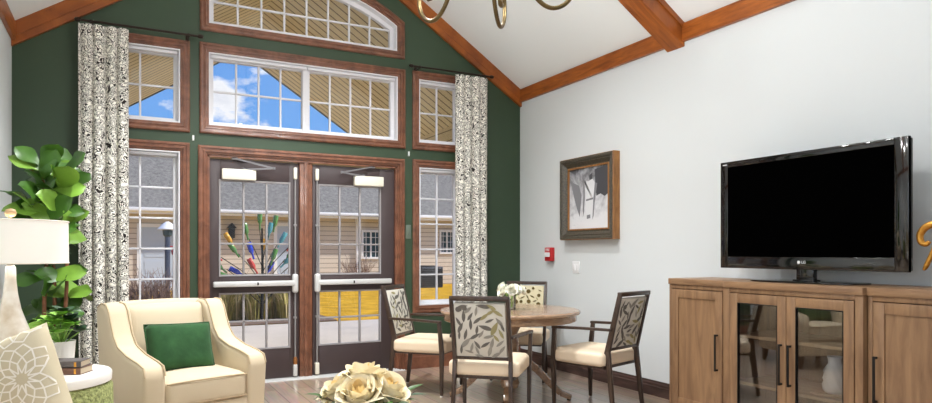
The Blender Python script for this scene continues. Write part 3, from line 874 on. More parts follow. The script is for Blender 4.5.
def dining_chair():
    root = thing('dining_chair', (0, 0, 0), 0, 'x', 'chair', 'upholstered armchairs around the round table')
    TL = R(14)
    def B(x, n, v):   # on the reclined back plane
        return Vector((x, -.235-math.sin(TL)*v+n*math.cos(TL), .47+v*math.cos(TL)+n*math.sin(TL)))
    bm_, mats = chair_panel(5)
    bk = bm_.build('backrest', mats, root, (0, -.245, .525)); bk.rotation_euler = (TL, 0, 0)
    b = MB(); b.soft(-.265, .265, -.235, .275, .378, .492, .035, (0, .0, .016), 10); b.build('seat_cushion', 'seat_fabric', root, smooth=60)
    b = MB(); b.box(-.235, .235, -.225, .235, .362, .39, .006); b.build('seat_rail', 'dark_wood', root)
    b = MB(); b.bar(B(-.215, 0, .497), B(.215, 0, .497), .04, .034, side=(0, 1, 0), bev=.005); b.build('top_rail', 'dark_wood', root)
    b = MB(); b.bar(B(-.2, 0, .05), B(.2, 0, .05), .034, .026, side=(0, 1, 0), bev=.004); b.build('lower_rail', 'dark_wood', root)
    for sg in (-1, 1):
        b = MB(); b.bar(B(sg*.205, 0, .0), B(sg*.205, 0, .51), .026, .046, .024, .034, bev=.004)
        b.bar(B(sg*.205, 0, .03), (sg*.215, -.30, .012), .028, .046, .026, .03, bev=.004)
        lg = b.build('rear_leg', 'dark_wood', root)
        b = MB(); b.lathe([(.011, 0), (.013, .004), (.013, .014)], 12, (sg*.215, -.30, 0)); b.build('glide', 'steel', lg)
        b = MB(); b.bar((sg*.275, .225, .655), (sg*.262, .245, .40), .026, .034, .034, .04, bev=.004)
        b.bar((sg*.262, .245, .41), (sg*.258, .24, .012), .034, .04, .024, .026, bev=.004)
        lg = b.build('front_leg', 'dark_wood', root)
        b = MB(); b.lathe([(.011, 0), (.013, .004), (.013, .014)], 12, (sg*.258, .24, 0)); b.build('glide', 'steel', lg)
        b = MB()
        p0 = B(sg*.218, 0, .21); b.bar(p0, (sg*.262, .0, .672), .036, .022, bev=.005); b.bar((sg*.262, -.012, .672), (sg*.276, .245, .662), .036, .022, bev=.005)
        b.build('armrest', 'dark_wood', root)
    return root
ch = dining_chair()
spots = [(2.475, 4.345, 48, 'leaf print dining chair nearest the viewer with its back turned'),
         (2.535, 5.62, -47, 'leaf print dining chair in front of the right hand door'),
         (3.50, 4.36, 107, 'leaf print dining chair facing left near the oak console'),
         (3.60, 5.68, 228, 'dining chair in the far corner behind the white flowers')]
for i, (x, y, a, lb) in enumerate(spots):
    o = ch if i == 0 else copy_tree(ch)
    o.location = (x, y, 0); o.rotation_euler = (0, 0, R(a-90)); o['label'] = lb
    if i:
        for c in kids(o):
            if c.name.startswith('backrest'):
                bm_, mats = chair_panel(5+i*11, warm=(i == 3)); t = bm_.build('tmp', mats); c.data = t.data; bpy.data.objects.remove(t)

# ------------------------------------------------------------------ round dining table
tb = thing('dining_table', (3.02, 4.95, 0), R(10), 'round taupe wood pedestal table among the four chairs', 'table')
b = MB(); b.lathe([(.0, .744), (.59, .744), (.605, .751), (.61, .762), (.608, .772), (.60, .779), (.58, .780), (0, .780)], 72); b.build('tabletop', 'table_wood', tb, smooth=40)
b = MB(); b.lathe([(.53, .688), (.572, .688), (.578, .694), (.578, .744), (.53, .744)], 72); b.build('apron', 'table_wood', tb, smooth=40)
b = MB(); b.lathe([(.0, .10), (.07, .10), (.085, .14), (.06, .20), (.055, .32), (.075, .40), (.08, .5), (.06, .56), (.10, .64), (.22, .66), (.22, .73), (0, .73)], 28); b.build('pedestal', 'table_wood', tb, smooth=50)
for k in range(4):
    b = MB(); pts = []
    prof = [(.05, .34), (.14, .33), (.24, .26), (.34, .15), (.44, .06), (.53, .025)]
    a = R(45+90*k)
    for i in range(len(prof)-1):
        (r0, z0), (r1, z1) = prof[i], prof[i+1]; h = .075-.007*i
        b.bar((r0*math.cos(a), r0*math.sin(a), z0), (r1*math.cos(a), r1*math.sin(a), z1), .055, h, .052, h-.008, side=(-math.sin(a), math.cos(a), 0), bev=.006)
    lg = b.build('leg', 'table_wood', tb)
    b = MB(); b.lathe([(.018, 0), (.018, .02)], 12, (.51*math.cos(a), .51*math.sin(a), 0)); b.build('glide', 'black_metal', lg)

# petals and leaves
def petal(b, base, az, aw, rm, rt, h, curl, rnd, mi=0, rot=None, n=6):
    """one cupped petal: a sector of a bowl with a rounded, rolled lip"""
    tw = rnd.uniform(-.06, .06); vs = []
    for j in range(n+1):
        v = j/n
        rad = rm*math.sin(PI/2*min(1, v/.55)) if v < .55 else rm+(rt-rm)*((v-.55)/.45)**1.4
        lip = max(0, (v-.72)/.28)
        for i in range(n+1):
            u = -1+2*i/n
            aa = az+u*aw*(1-.12*max(0, v-.6)/.4*abs(u))
            rr = rad*(1+.10*u+.05*u*u)+curl*lip**2*(1+.5*u*u)
            z = h*v**1.15*(1-.22*v*u*u)-curl*.55*lip**2+tw*h*u*v*.5
            p = Vector((rr*math.cos(aa), rr*math.sin(aa), z)); vs.append(base+(rot @ p if rot else p))
    b.add(vs, [(j*(n+1)+i, j*(n+1)+i+1, (j+1)*(n+1)+i+1, (j+1)*(n+1)+i) for j in range(n) for i in range(n)], mi)
def bloom(b, base, size, rot, rnd):
    for n, aw, rm, rt, h, cu, mi in ((3, 1.25, .09, .04, .54, 0, 1), (3, 1.25, .16, .12, .58, .01, 1), (4, 1.15, .25, .23, .60, .03, 0), (5, 1.0, .35, .36, .56, .06, 0), (6, .9, .43, .47, .46, .10, 0)):
        a0 = rnd.uniform(0, 6)
        for k in range(n):
            q = rnd.uniform(.93, 1.07)
            petal(b, base, a0+2*PI*k/n+rnd.uniform(-.12, .12), aw, rm*size, rt*size*q, h*size*q, cu*size, rnd, mi, rot)
def leaf(b, base, d, up, L, W, bend=.3, mi=0, n=6, obov=.0, fold=.15, wav=0):
    d = Vector(d).normalized(); up = Vector(up); s_ = d.cross(up)
    if s_.length < 1e-4: s_ = Vector((1, 0, 0))
    s_.normalize(); nn = s_.cross(d).normalized(); vs = []
    for i in range(n+1):
        t = i/n; c = base+d*(L*t)-nn*(bend*L*t*t)
        w = W/2*math.sin(PI*min(1, t*.96+.02))**(.7)*(1+obov*(t-.5)*2)
        if i == n: w = .002
        lift = fold*w+wav*W*.08*math.sin(t*9)
        vs += [c-s_*w+nn*lift, c-s_*w*.5+nn*lift*.3, c, c+s_*w*.5+nn*lift*.3, c+s_*w+nn*(fold*w-wav*W*.08*math.sin(t*9))]
    fs = [(i*5+k, i*5+k+1, (i+1)*5+k+1, (i+1)*5+k) for i in range(n) for k in range(4)]
    b.add(vs, fs, mi)
def dir_rot(d):
    return Vector((0, 0, 1)).rotation_difference(Vector(d).normalized()).to_matrix()

# white flowers on the dining table, in a small glass vase
VX, VY, VZ = 3.02, 4.93, .780
b = MB(); b.lathe([(.0, 0), (.036, 0), (.04, .01), (.042, .11), (.046, .125), (.042, .125), (.038, .11), (.036, .012), (0, .012)], 24)
tag(b.build('flower_vase', 'vase_glass', None, (VX, VY, VZ)), 'small clear glass vase on the round table', 'vase')
fl = thing('flower_bunch', (VX, VY, VZ+.02), 0, 'small bunch of white flowers in the glass vase on the round table', 'flowers')
rnd = random.Random(4)
b = MB()
bl = []
for k in range(8):
    a = k*2.4; r_ = .03+.068*(k/8)**.6
    bl.append(Vector((r_*math.cos(a), r_*math.sin(a), .155-.25*r_+rnd.uniform(-.01, .02))))
for p in bl: b.tube([(p.x*.15, p.y*.15, 0), (p.x*.35, p.y*.35, .08), p], .003, 6)
b.build('stems', 'leaf_lime', fl)
for p in bl:
    b = MB(); bloom(b, p, .085, dir_rot((p.x*3, p.y*3, .12)), rnd); b.build('blossom', ['petal_w', 'petal_w'], fl, smooth=80)
b = MB()
for k in range(30):
    a = rnd.uniform(0, 6.28); z = rnd.uniform(.10, .16)
    leaf(b, Vector((.05*math.cos(a), .05*math.sin(a), z)), (math.cos(a), math.sin(a), rnd.uniform(.1, .9)), (0, 0, 1), rnd.uniform(.05, .09), .026, .3, 0)
b.build('foliage', 'leaf_lime', fl, smooth=60)

# ------------------------------------------------------------------ coffee table and the rose arrangement in front
CX, CY = .83, 2.42
ct = thing('coffee_table', (CX, CY, 0), 0, 'round coffee table under the cream roses', 'table')
b = MB(); b.lathe([(0, .415), (.36, .415), (.37, .425), (.37, .44), (.36, .45), (0, .45)], 48); b.build('tabletop', 'marble', ct)
for k in range(3):
    a = R(30+120*k); b = MB(); b.bar((.24*math.cos(a), .24*math.sin(a), .416), (.31*math.cos(a), .31*math.sin(a), 0), .04, .04, .028, .028, bev=.004); b.build('leg', 'dark_wood', ct)
b = MB(); b.lathe([(0, 0), (.07, 0), (.085, .015), (.115, .09), (.12, .15), (.10, .21), (.095, .235), (.09, .235), (.095, .21), (.114, .15), (.108, .09), (.08, .02), (0, .02)], 36)
tag(b.build('rose_bowl', 'silver', None, (CX, CY, .45)), 'mirrored silver bowl holding the cream roses', 'vase')
ra = thing('rose_arrangement', (CX, CY, .66), 0, 'full arrangement of cream roses and green leaves in the foreground', 'flowers')
rnd = random.Random(12)
heads = [(.0, .01, .125, .15)]
for k in range(5):
    a = R(22+72*k); heads.append((.085*math.cos(a), .085*math.sin(a), .085, .145))
for k in range(6):
    a = R(60*k-2); heads.append((.125*math.cos(a), .125*math.sin(a), .015, .125))
b = MB()
for (x, y, z, s_) in heads: b.tube([(x*.2, y*.2, -.17), (x*.5, y*.5, -.05), (x, y, z)], .004, 6)
b.build('stems', 'leaf_dark', ra)
for (x, y, z, s_) in heads:
    b = MB(); d = Vector((x*4.5, y*4.5, .62)); rot = dir_rot(d)
    bloom(b, Vector((x, y, z)) - d.normalized()*.02, s_*rnd.uniform(.95, 1.08), rot, rnd)
    b.build('rose', ['petal', 'petal_core'], ra, smooth=80)
b = MB()
for k in range(60):
    a = rnd.uniform(0, 6.28); r_ = rnd.uniform(.06, .16)
    leaf(b, Vector((r_*math.cos(a), r_*math.sin(a), .03-.2*(r_-.06)+rnd.uniform(-.02, .06))), (math.cos(a), math.sin(a), rnd.uniform(-.3, .9)), (0, 0, 1), rnd.uniform(.06, .1), .04, .3, rnd.choice((0, 0, 1)))
b.build('foliage', ['leaf_dark', 'leaf'], ra, smooth=60)
for sx, sy in ((-.8, -.2), (-.5, .6), (.9, -.4), (.4, .8)):
    b = MB(); pts = [Vector((sx*(.10+.02*t)-.0*t, sy*(.10+.02*t), .02+.015*t+.006*math.sin(t))) for t in range(6)]; b.tube(pts, .0018, 5); b.build('twig', 'twig', ra)

# ------------------------------------------------------------------ oak console in three units
def pull(b, x, y, z0, z1):
    b.box(x-.030, x-.022, y-.007, y+.007, z0, z1, .002)
    for z in (z0+.008, z1-.008): b.box(x-.026, x, y-.005, y+.005, z-.006, z+.006)
def panel_door(root, xf, ya, yb, z0, z1, hy, hz, glazed=False):
    """framed door with its face at x = xf, spanning ya..yb"""
    fw = .062
    b = MB()
    for (a, c) in ((ya, ya+fw), (yb-fw, yb)): b.box(xf, xf+.022, a, c, z0, z1, .003)
    d = b
    for (a, c) in ((z0, z0+fw+.01), (z1-fw, z1)): b.box(xf+.0005, xf+.0215, ya+fw, yb-fw, a, c, .003)
    if not glazed: b.box(xf+.010, xf+.018, ya+fw-.004, yb-fw+.004, z0+fw, z1-fw)
    dr = b.build('door', 'console_wood', root)
    if glazed:
        b = MB(); b.box(xf+.009, xf+.013, ya+fw-.003, yb-fw+.003, z0+fw, z1-fw); b.build('glass_pane', 'cab_glass', dr, smooth=0)
        b = MB(); b.sweep(rect(ya+fw, yb-fw, z0+fw+.01, z1-fw), [(0, .0), (.005, -.001), (.005, .02), (0, .02)], plane='yz')
        b.v = [(x+xf, y, z) for x, y, z in b.v]; b.build('glazing_bead', 'black_metal', dr, smooth=0)
    b = MB(); pull(b, xf, hy, *hz); b.build('handle', 'black_metal', dr)
    return dr
def console_unit(name, x0, ya, yb, label, kind):
    XW = XR-.03; ZT = 1.08; yc = (ya+yb)/2
    root = thing(name, (0, 0, 0), 0, label, 'cabinet', 'oak console units under the television')
    root.location = ((x0+XW)/2, yc, 0); off = Vector((-(x0+XW)/2, -yc, 0))
    b = MB(); t = .05 if kind == 'mid' else .03
    b.box(x0+.004, XW, ya+.003, ya+t, 0, ZT-.045, .003); b.box(x0+.004, XW, yb-t, yb-.003, 0, ZT-.045, .003)
    b.box(XW-.012, XW, ya+t, yb-t, .05, ZT-.045); b.box(x0+.03, XW-.012, ya+t, yb-t, .10, .13)
    b.box(x0+.03, x0+.05, ya+t, yb-t, 0, .10)
    b.box(x0+.006, x0+.03, ya+t, yb-t, ZT-.075, ZT-.045, .002)
    b.build('carcass', 'console_wood', root)
    b = MB(); b.box(x0-.006, XW, ya, yb, ZT-.045, ZT, .004); b.build('top', 'console_wood_h', root)
    zd0, zd1 = .115, ZT-.08
    if kind == 'left': panel_door(root, x0, ya+t+.004, yb-t-.004, zd0, zd1, ya+t+.045, (.44, .70))
    if kind == 'right': panel_door(root, x0, ya+t+.004, yb-t-.004, zd0, zd1, yb-t-.024, (.44, .70))
    if kind == 'mid':
        m = yc
        panel_door(root, x0, m+.002, yb-t-.004, zd0, zd1, m+.032, (.44, .70), True)
        panel_door(root, x0, ya+t+.004, m-.002, zd0, zd1, m-.032, (.44, .70), True)
        for z in (.40, .72):
            b = MB(); b.box(x0+.05, XW-.013, ya+t, yb-t, z-.02, z, .002); b.build('shelf', 'cab_in', root)
    for c in kids(root):
        c.location = off
    return root
console_unit('cabinet', 3.73, 3.237, 3.78, 'left oak cabinet with solid panel door beside the dining chair', 'left')
console_unit('cabinet', 3.70, 2.262, 3.235, 'middle oak cabinet with two glass doors under the television', 'mid')
console_unit('cabinet', 3.73, 1.66, 2.260, 'right oak cabinet with solid panel door at the picture edge', 'right')

# vase and tray on the lower shelf behind the glass
vs_ = thing('ceramic_vase', (3.90, 2.56, .412), 0, 'white ridged ceramic vase behind the right glass door', 'vase')
b = MB(); b.lathe([(0, 0), (.05, 0), (.066, .02), (.07, .05), (.06, .075), (.066, .09), (.056, .12), (.062, .135), (.045, .165), (.036, .18), (.036, .215), (.042, .225), (.036, .225), (.03, .21), (.03, .18), (0, .17)], 40, fn=lambda a, z: 1+.06*math.sin(9*a+z*60))
b.build('body', 'pot', vs_, smooth=60)
b = MB(); b.box(-.08, .08, -.11, .11, 0, .012, .003)
for k in range(8): b.box(-.081, .081, -.1+.027*k, -.088+.027*k, .0, .0125)
tag(b.build('woven_tray', ['cab_in'], None, (3.90, 2.56, .40)), 'flat striped tray under the white ceramic vase', 'tray')

# ------------------------------------------------------------------ television
tv = thing('television', (3.92, 2.78, 1.08), 0, 'large black flat screen television on the oak console', 'television')
Y0, Y1, Z0, Z1 = -.646, .662, .085, .852
b = MB(); b.box(.0, .045, Y0+.005, Y1-.005, Z0+.005, Z1-.005, .008); b.box(.045, .085, Y0+.2, Y1-.2, Z0+.1, Z1-.15, .015); b.build('rear_housing', 'black_metal', tv)
b = MB(); b.sweep(rect(Y0, Y1, Z0, Z1), [(0, .012), (0, -.004), (.006, -.01), (.0, -.01)], plane='yz')
# glossy bezel: wider sides and bottom than top
ys0, ys1, zs0, zs1 = Y0+.078, Y1-.066, Z0+.082, Z1-.04
b.box(-.012, .0, Y0, ys0, Z0, Z1, .003); b.box(-.012, .0, ys1, Y1, Z0, Z1, .003)
b.box(-.012, .0, ys0, ys1, Z0, zs0, .003); b.box(-.012, .0, ys0, ys1, zs1, Z1, .003)
bz = b.build('bezel', 'tv_black', tv)
b = MB(); b.box(-.006, .001, ys0, ys1, zs0, zs1); b.build('screen', 'tv_screen', tv, smooth=0)
b = MB(); b.lathe([(.011, 0), (.011, .0012)], 24); lg = b.build('logo_disc', 'white_mark', bz, (-.0122, .03, Z0+.048)); lg.rotation_euler = (0, R(-90), 0)
text_part('LG', .026, 'white_mark', bz, Matrix.Translation((-.0125, -.004, Z0+.048)) @ RW)
b = MB(); b.box(-.0128, -.012, Y1-.058, Y1-.022, Z1-.024, Z1-.017); b.build('badge', 'white_mark', bz, smooth=0)
b = MB(); b.box(-.03, .02, -.062, .062, .008, .12, .012, seg=3); b.box(-.045, .03, -.075, .075, .008, .022, .006)
st = b.build('neck', 'tv_black', tv, (.03, 0, 0))
b = MB()
pl_ = []
for k in range(40):
    a = 2*PI*k/40; x = math.copysign(abs(math.cos(a))**.6, math.cos(a))*.15; y = math.copysign(abs(math.sin(a))**.35, math.sin(a))*.375; pl_.append((x, y))
b.prism(pl_, 0, .012, 'z', .003); b.build('base_plate', 'tv_black', tv, (.03, 0.0, 0))

# ------------------------------------------------------------------ gold scroll sculpture at the right edge
gs = thing('gold_sculpture', (3.95, 1.93, 1.08), 0, 'gold leafed curling sculpture at the right end of the console', 'sculpture')
def smooth_path(p, n=6):
    p = [Vector(q) for q in p]; out = []
    for i in range(len(p)-1):
        a, b_, c, d = p[max(i-1, 0)], p[i], p[i+1], p[min(i+2, len(p)-1)]
        for k in range(n):
            t = k/n; out.append(.5*((2*b_)+(c-a)*t+(2*a-5*b_+4*c-d)*t*t+(3*b_-a-3*c+d)*t**3))
    out.append(p[-1]); return out
b = MB(); b.lathe([(0, 0), (.085, 0), (.085, .012), (.07, .022), (.02, .03), (0, .03)], 28); b.build('base', 'dark_wood', gs)
b = MB(); p = smooth_path([(0, -.02, .02), (0, -.05, .12), (0, -.03, .22), (0, .0, .29), (0, .0, .34)]); b.tube(p, [.02+.016*math.sin(PI*i/(len(p)-1)) for i in range(len(p))], 12); b.build('stem', 'gold', gs)
b = MB(); p = smooth_path([(0, -.02, .31), (0, .04, .345), (0, .095, .352), (0, .14, .335), (0, .166, .295), (0, .160, .255), (0, .135, .243), (0, .118, .258)])
b.tube(p, [.0205-.010*(i/(len(p)-1))**3 for i in range(len(p))], 12); b.build('curl', 'gold', gs)
b = MB(); p = smooth_path([(0, .0, .30), (0, .05, .28), (0, .085, .245), (0, .11, .18), (0, .138, .115), (0, .150, .10)])
b.tube(p, [.02, .02, .019, .018, .017, .017, .016, .016, .015, .014, .013, .012, .012, .012, .011, .011, .011, .012, .012, .013, .013, .013, .013, .013, .012, .011, .010, .009, .007, .006, .004][:len(p)], 12); b.build('spur', 'gold', gs)

# ------------------------------------------------------------------ side table corner
STX, STY, STZ = -.335, 3.73, .70
stb = thing('side_table', (STX, STY, 0), 0, 'round side table with white top and green woven drum', 'table')
b = MB(); b.lathe([(0, STZ-.05), (.285, STZ-.05), (.30, STZ-.045), (.302, STZ-.01), (.295, STZ), (0, STZ)], 48); b.build('tabletop', 'marble', stb, smooth=40)
b = MB(); b.lathe([(0, .02), (.27, .02), (.305, .08), (.31, .3), (.305, STZ-.07), (.29, STZ-.05), (0, STZ-.05)], 64, fn=lambda a, z: 1+.012*math.sin(a*40+z*50)*math.sin(z*90)); b.build('drum', 'green_texture', stb, smooth=50)
b = MB(); b.lathe([(0, 0), (.26, 0), (.27, .025), (0, .025)], 48); b.build('plinth', 'pale_blue', stb)

# books
def book(name, loc, rz, dims, mat, label):
    L, W, T = dims
    root = thing(name, loc, rz, label, 'book', 'books on the side table')
    b = MB(); b.box(-L/2, L/2, -W/2, W/2, 0, .003, .001); b.box(-L/2, L/2, -W/2, W/2, T-.003, T, .001); b.box(-L/2, L/2, W/2-.004, W/2, 0, T, .001); b.build('cover', mat, root)
    b = MB(); b.box(-L/2+.004, L/2-.004, -W/2+.004, W/2-.004, .003, T-.003); b.build('pages', 'paper', root)
    b = MB(); b.box(-L/2+.02, -L/2+.03, W/2-.0005, W/2+.0005, .004, T-.004); b.build('spine_band', 'gold', root)
    return root
bx, by = -.215, 3.70
book('book', (bx, by, STZ), R(155), (.165, .12, .032), 'book_brown', 'brown leather book under the grey one on the side table')
book('book', (bx-.005, by+.004, STZ+.032), R(160), (.16, .115, .03), 'book_grey', 'dark grey book on top of the brown one')

# small plant in a white pot on the side table
PX, PY = -.262, 3.88
b = MB(); b.lathe([(0, 0), (.05, 0), (.056, .01), (.064, .12), (.066, .135), (.06, .135), (.056, .115), (0, .11)], 32)
pt_ = tag(b.build('plant_pot', 'pot', None, (PX, PY, STZ)), 'small white pot on side table behind the books', 'pot')
b = MB(); b.lathe([(0, .108), (.056, .112), (0, .118)], 20); b.build('potting_soil', 'soil', pt_)
sp = thing('potted_succulent', (PX, PY, STZ+.115), 0, 'bright green leafy plant in the small white pot', 'plant')
rnd = random.Random(21); b = MB(); bs = MB()
for k in range(16):
    a = k*2.4+rnd.uniform(-.2, .2); r_ = .015+.075*(k/16)**.7; z = .15-.10*(k/16)+rnd.uniform(-.01, .02)
    tip = Vector((r_*math.cos(a), r_*math.sin(a), z)); bs.tube([(0, 0, -.01), tip*.6, tip], .0035, 6)
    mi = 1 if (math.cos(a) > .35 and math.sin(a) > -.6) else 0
    for q in range(7):
        aa = q*2*PI/7+k; up = Vector((math.cos(a)*.5, math.sin(a)*.5, .8))
        d = Vector((math.cos(aa), math.sin(aa), .35+.35*(q % 2)))+up*.2
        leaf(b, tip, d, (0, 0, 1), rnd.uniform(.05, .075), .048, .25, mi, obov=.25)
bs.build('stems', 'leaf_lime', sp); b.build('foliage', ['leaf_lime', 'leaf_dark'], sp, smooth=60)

# table lamp
LX, LY = -.44, 3.62
lp = thing('table_lamp', (LX, LY, STZ), 0, 'table lamp with white drum shade and pale mottled glass base', 'lamp')
b = MB(); b.lathe([(0, 0), (.10, 0), (.116, .02), (.122, .06), (.112, .12), (.088, .19), (.062, .26), (.042, .32), (.029, .39), (.023, .45), (.021, .51), (.012, .525), (0, .525)], 40); b.build('base', 'mercury', lp, smooth=60)
b = MB(); b.lathe([(.006, .52), (.006, .745), (0, .755)], 12); b.lathe([(.018, .525), (.02, .54), (.014, .555), (.012, .60), (0, .60)], 16); b.build('socket', 'brass', lp)
b = MB(); n = 64
ra_, rb_, z0, z1 = .228, .226, .530, .720
b.lathe([(ra_, z0), (rb_, z1)], n); b.f = [f for f in b.f if len(f) == 4]; b.m = [0]*len(b.f)
b2 = MB(); 
vs = []
for (r_, z) in ((ra_, z0), (rb_, z1), (rb_-.004, z1), (ra_-.004, z0)):
    for j in range(n): a = 2*PI*j/n; vs.append((r_*math.cos(a), r_*math.sin(a), z))
b2.add(vs, [(i*n+j, i*n+(j+1) % n, ((i+1) % 4)*n+(j+1) % n, ((i+1) % 4)*n+j) for i in range(4) for j in range(n)])
shd = b2.build('lamp_shade', 'shade', lp, smooth=50)
b = MB()
for z in (z0, z1):
    b.tube([(ra_*math.cos(2*PI*j/48), ra_*math.sin(2*PI*j/48), z) for j in range(49)], .003, 6, cap=False)
b.build('trim_band', 'ivory', shd)
b = MB()
for k in range(3):
    a = 2*PI*k/3; b.tube([(0, 0, .712), (.222*math.cos(a), .222*math.sin(a), .712)], .003, 6)
b.build('harp_spider', 'brass', lp)
b = MB(); b.lathe([(0, .72), (.006, .725), (.006, .737), (.018, .742), (.024, .757), (.018, .773), (0, .778)], 20); b.build('finial', 'pale_wood', lp, smooth=60)
b = MB(); b.lathe([(0, .60), (.02, .605), (.03, .635), (.026, .67), (0, .685)], 16); b.build('bulb', 'bulb', lp, smooth=60)

# fiddle leaf fig behind the lamp
FX, FY = -.44, 5.60
pot = thing('planter', (FX, FY, 0), 0, 'white planter holding the fig behind the side table', 'planter')
b = MB(); b.lathe([(0, 0), (.15, 0), (.17, .02), (.2, .36), (.205, .38), (.19, .38), (.18, .34), (0, .33)], 36); b.build('body', 'pot', pot, smooth=40)
b = MB(); b.lathe([(0, .32), (.18, .335), (0, .345)], 24); b.build('potting_soil', 'soil', pot)
fg = thing('fiddle_leaf_fig', (FX, FY, .335), 0, 'tall fiddle leaf fig in the left corner by the green wall', 'plant')
rnd = random.Random(9); fb = MB()
trunks = [[(-.02, -.02, 0), (-.04, -.02, .5), (-.02, -.04, 1.0), (-.05, -.03, 1.55)], [(.04, -.02, 0), (.09, -.03, .5), (.10, -.02, 1.0), (.06, .0, 1.45)], [(.02, .04, 0), (.02, .06, .5), (.0, .07, .95), (-.1, .06, 1.3)]]
for t_ in trunks:
    b = MB(); b.tube(smooth_path(t_, 5), [.016-.008*i/15 for i in range(16)], 8); b.build('trunk', 'bark', fg)
def fig_leaf(p, d, L, mi):
    leaf(fb, p, d, (rnd.uniform(-.7, .7), rnd.uniform(-1, -.2), rnd.uniform(.2, 1)), L, L*.60, rnd.uniform(.1, .35), mi, 8, .35, .14, 1)
for t_ in trunks:
    path = smooth_path(t_, 8)
    for i, p in enumerate(path):
        h = p.z
        if h < .30 or (h < .95 and i % 2): continue
        for q in range(3 if h > 1.0 else 2):
            a = i*2.4+q*2.1+rnd.uniform(-.4, .4)
            d = Vector((math.cos(a), math.sin(a), rnd.uniform(.1, .8)+(.6 if h > 1.35 else 0)))
            L = rnd.uniform(.18, .28)
            e = p+d.normalized()*(L+.02)
            if FX+e.x < XL+.05 or e.x > .24 or FY+e.y > YB-.2: continue
            fig_leaf(p+d.normalized()*.02, d, L, 1 if rnd.random() < .35 else 0)
fb.build('foliage', ['leaf', 'leaf2'], fg, smooth=60)

# sofa along the left wall (only its cushion reaches the picture)
sf = thing('sofa', (-.30, 2.2, 0), 0, 'cream sofa below the lattice cushion at the left edge', 'sofa')
b = MB(); b.box(-.44, .44, -1.1, 1.1, .12, .30, .02); b.build('seat_base', 'cream_fabric', sf)
b = MB(); b.soft(-.44, -.24, -1.1, 1.1, .30, .82, .05, (.02, 0, 0), 8); b.build('backrest', 'cream_fabric', sf, smooth=60)
for y in (-1.1, .92):
    b = MB(); b.soft(-.44, .44, y, y+.18, .30, .56, .05, (0, 0, 0), 8); b.build('arm', 'cream_fabric', sf, smooth=60)
for y in (-.91, .01):
    b = MB(); b.soft(-.25, .45, y, y+.90, .30, .45, .04, (0, 0, .02), 8); b.build('seat_cushion', 'cream_fabric', sf, smooth=60)
for x in (-.38, .38):
    for y in (-1.0, 1.0): b = MB(); b.bar((x, y, .12), (x, y, 0), .05, .05, .035, .035); b.build('leg', 'dark_wood', sf)

# lattice cushion
pw = .46
pil = thing('lattice_cushion', (-.388, 3.02, .43), R(-22), 'beige cushion with ivory star lattice at the lower left corner', 'cushion')
b = MB(); T = Matrix.Translation((0, 0, .285)) @ Matrix.Rotation(R(-8), 4, 'X') @ Matrix.Rotation(R(-21), 4, 'Y')
pt = pillow_mesh(b, pw, pw, .17, 22, T)
# star lattice: ribbons following the front face
def ribbon(p0, p1, w=.0052, seg=6):
    p0 = Vector(p0); p1 = Vector(p1)
    d = (p1-p0)
    if d.length < 1e-6: return
    s_ = Vector((-d.y, d.x)).normalized()*w/2; vs = []
    for i in range(seg+1):
        c = p0+d*(i/seg)
        for q in (c-s_, c+s_):
            u, v = q.x/(pw/2), q.y/(pw/2)
            if abs(u) > .97 or abs(v) > .97: u = max(-.97, min(.97, u)); v = max(-.97, min(.97, v))
            P_ = pt(u, v, -1); vs.append(T @ (P_+Vector((0, -.0022, 0))))
    b.add(vs, [(2*i, 2*i+1, 2*i+3, 2*i+2) for i in range(seg)], 1)
def poly_ring(c, r, n, a0): return [Vector((c[0]+r*math.cos(a0+2*PI*k/n), c[1]+r*math.sin(a0+2*PI*k/n))) for k in range(n)]
S = .26
for cx in (-1, 0, 1):
    for cy in (-1, 0, 1):
        c = (cx*S+.13, cy*S+.045)
        n = 12
        inner = poly_ring(c, .022, n, PI/n); tips = poly_ring(c, .060, n, 0); mid = poly_ring(c, .082, n, PI/n); out = poly_ring(c, .112, n, 0); far = poly_ring(c, .130, n, PI/n)
        for k in range(n):
            ok = lambda p: abs(p.x) < pw/2 and abs(p.y) < pw/2
            for a_, b_ in ((inner[k], tips[k]), (inner[k], tips[(k+1) % n]), (tips[k], mid[k]), (tips[k], mid[k-1]), (mid[k], out[k]), (mid[k], out[(k+1) % n]), (out[k], far[k]), (out[k], far[k-1])):
                if ok(a_) and ok(b_): ribbon(a_, b_)
b.build('cover', ['pillow', 'pillow_line'], pil, smooth=80)

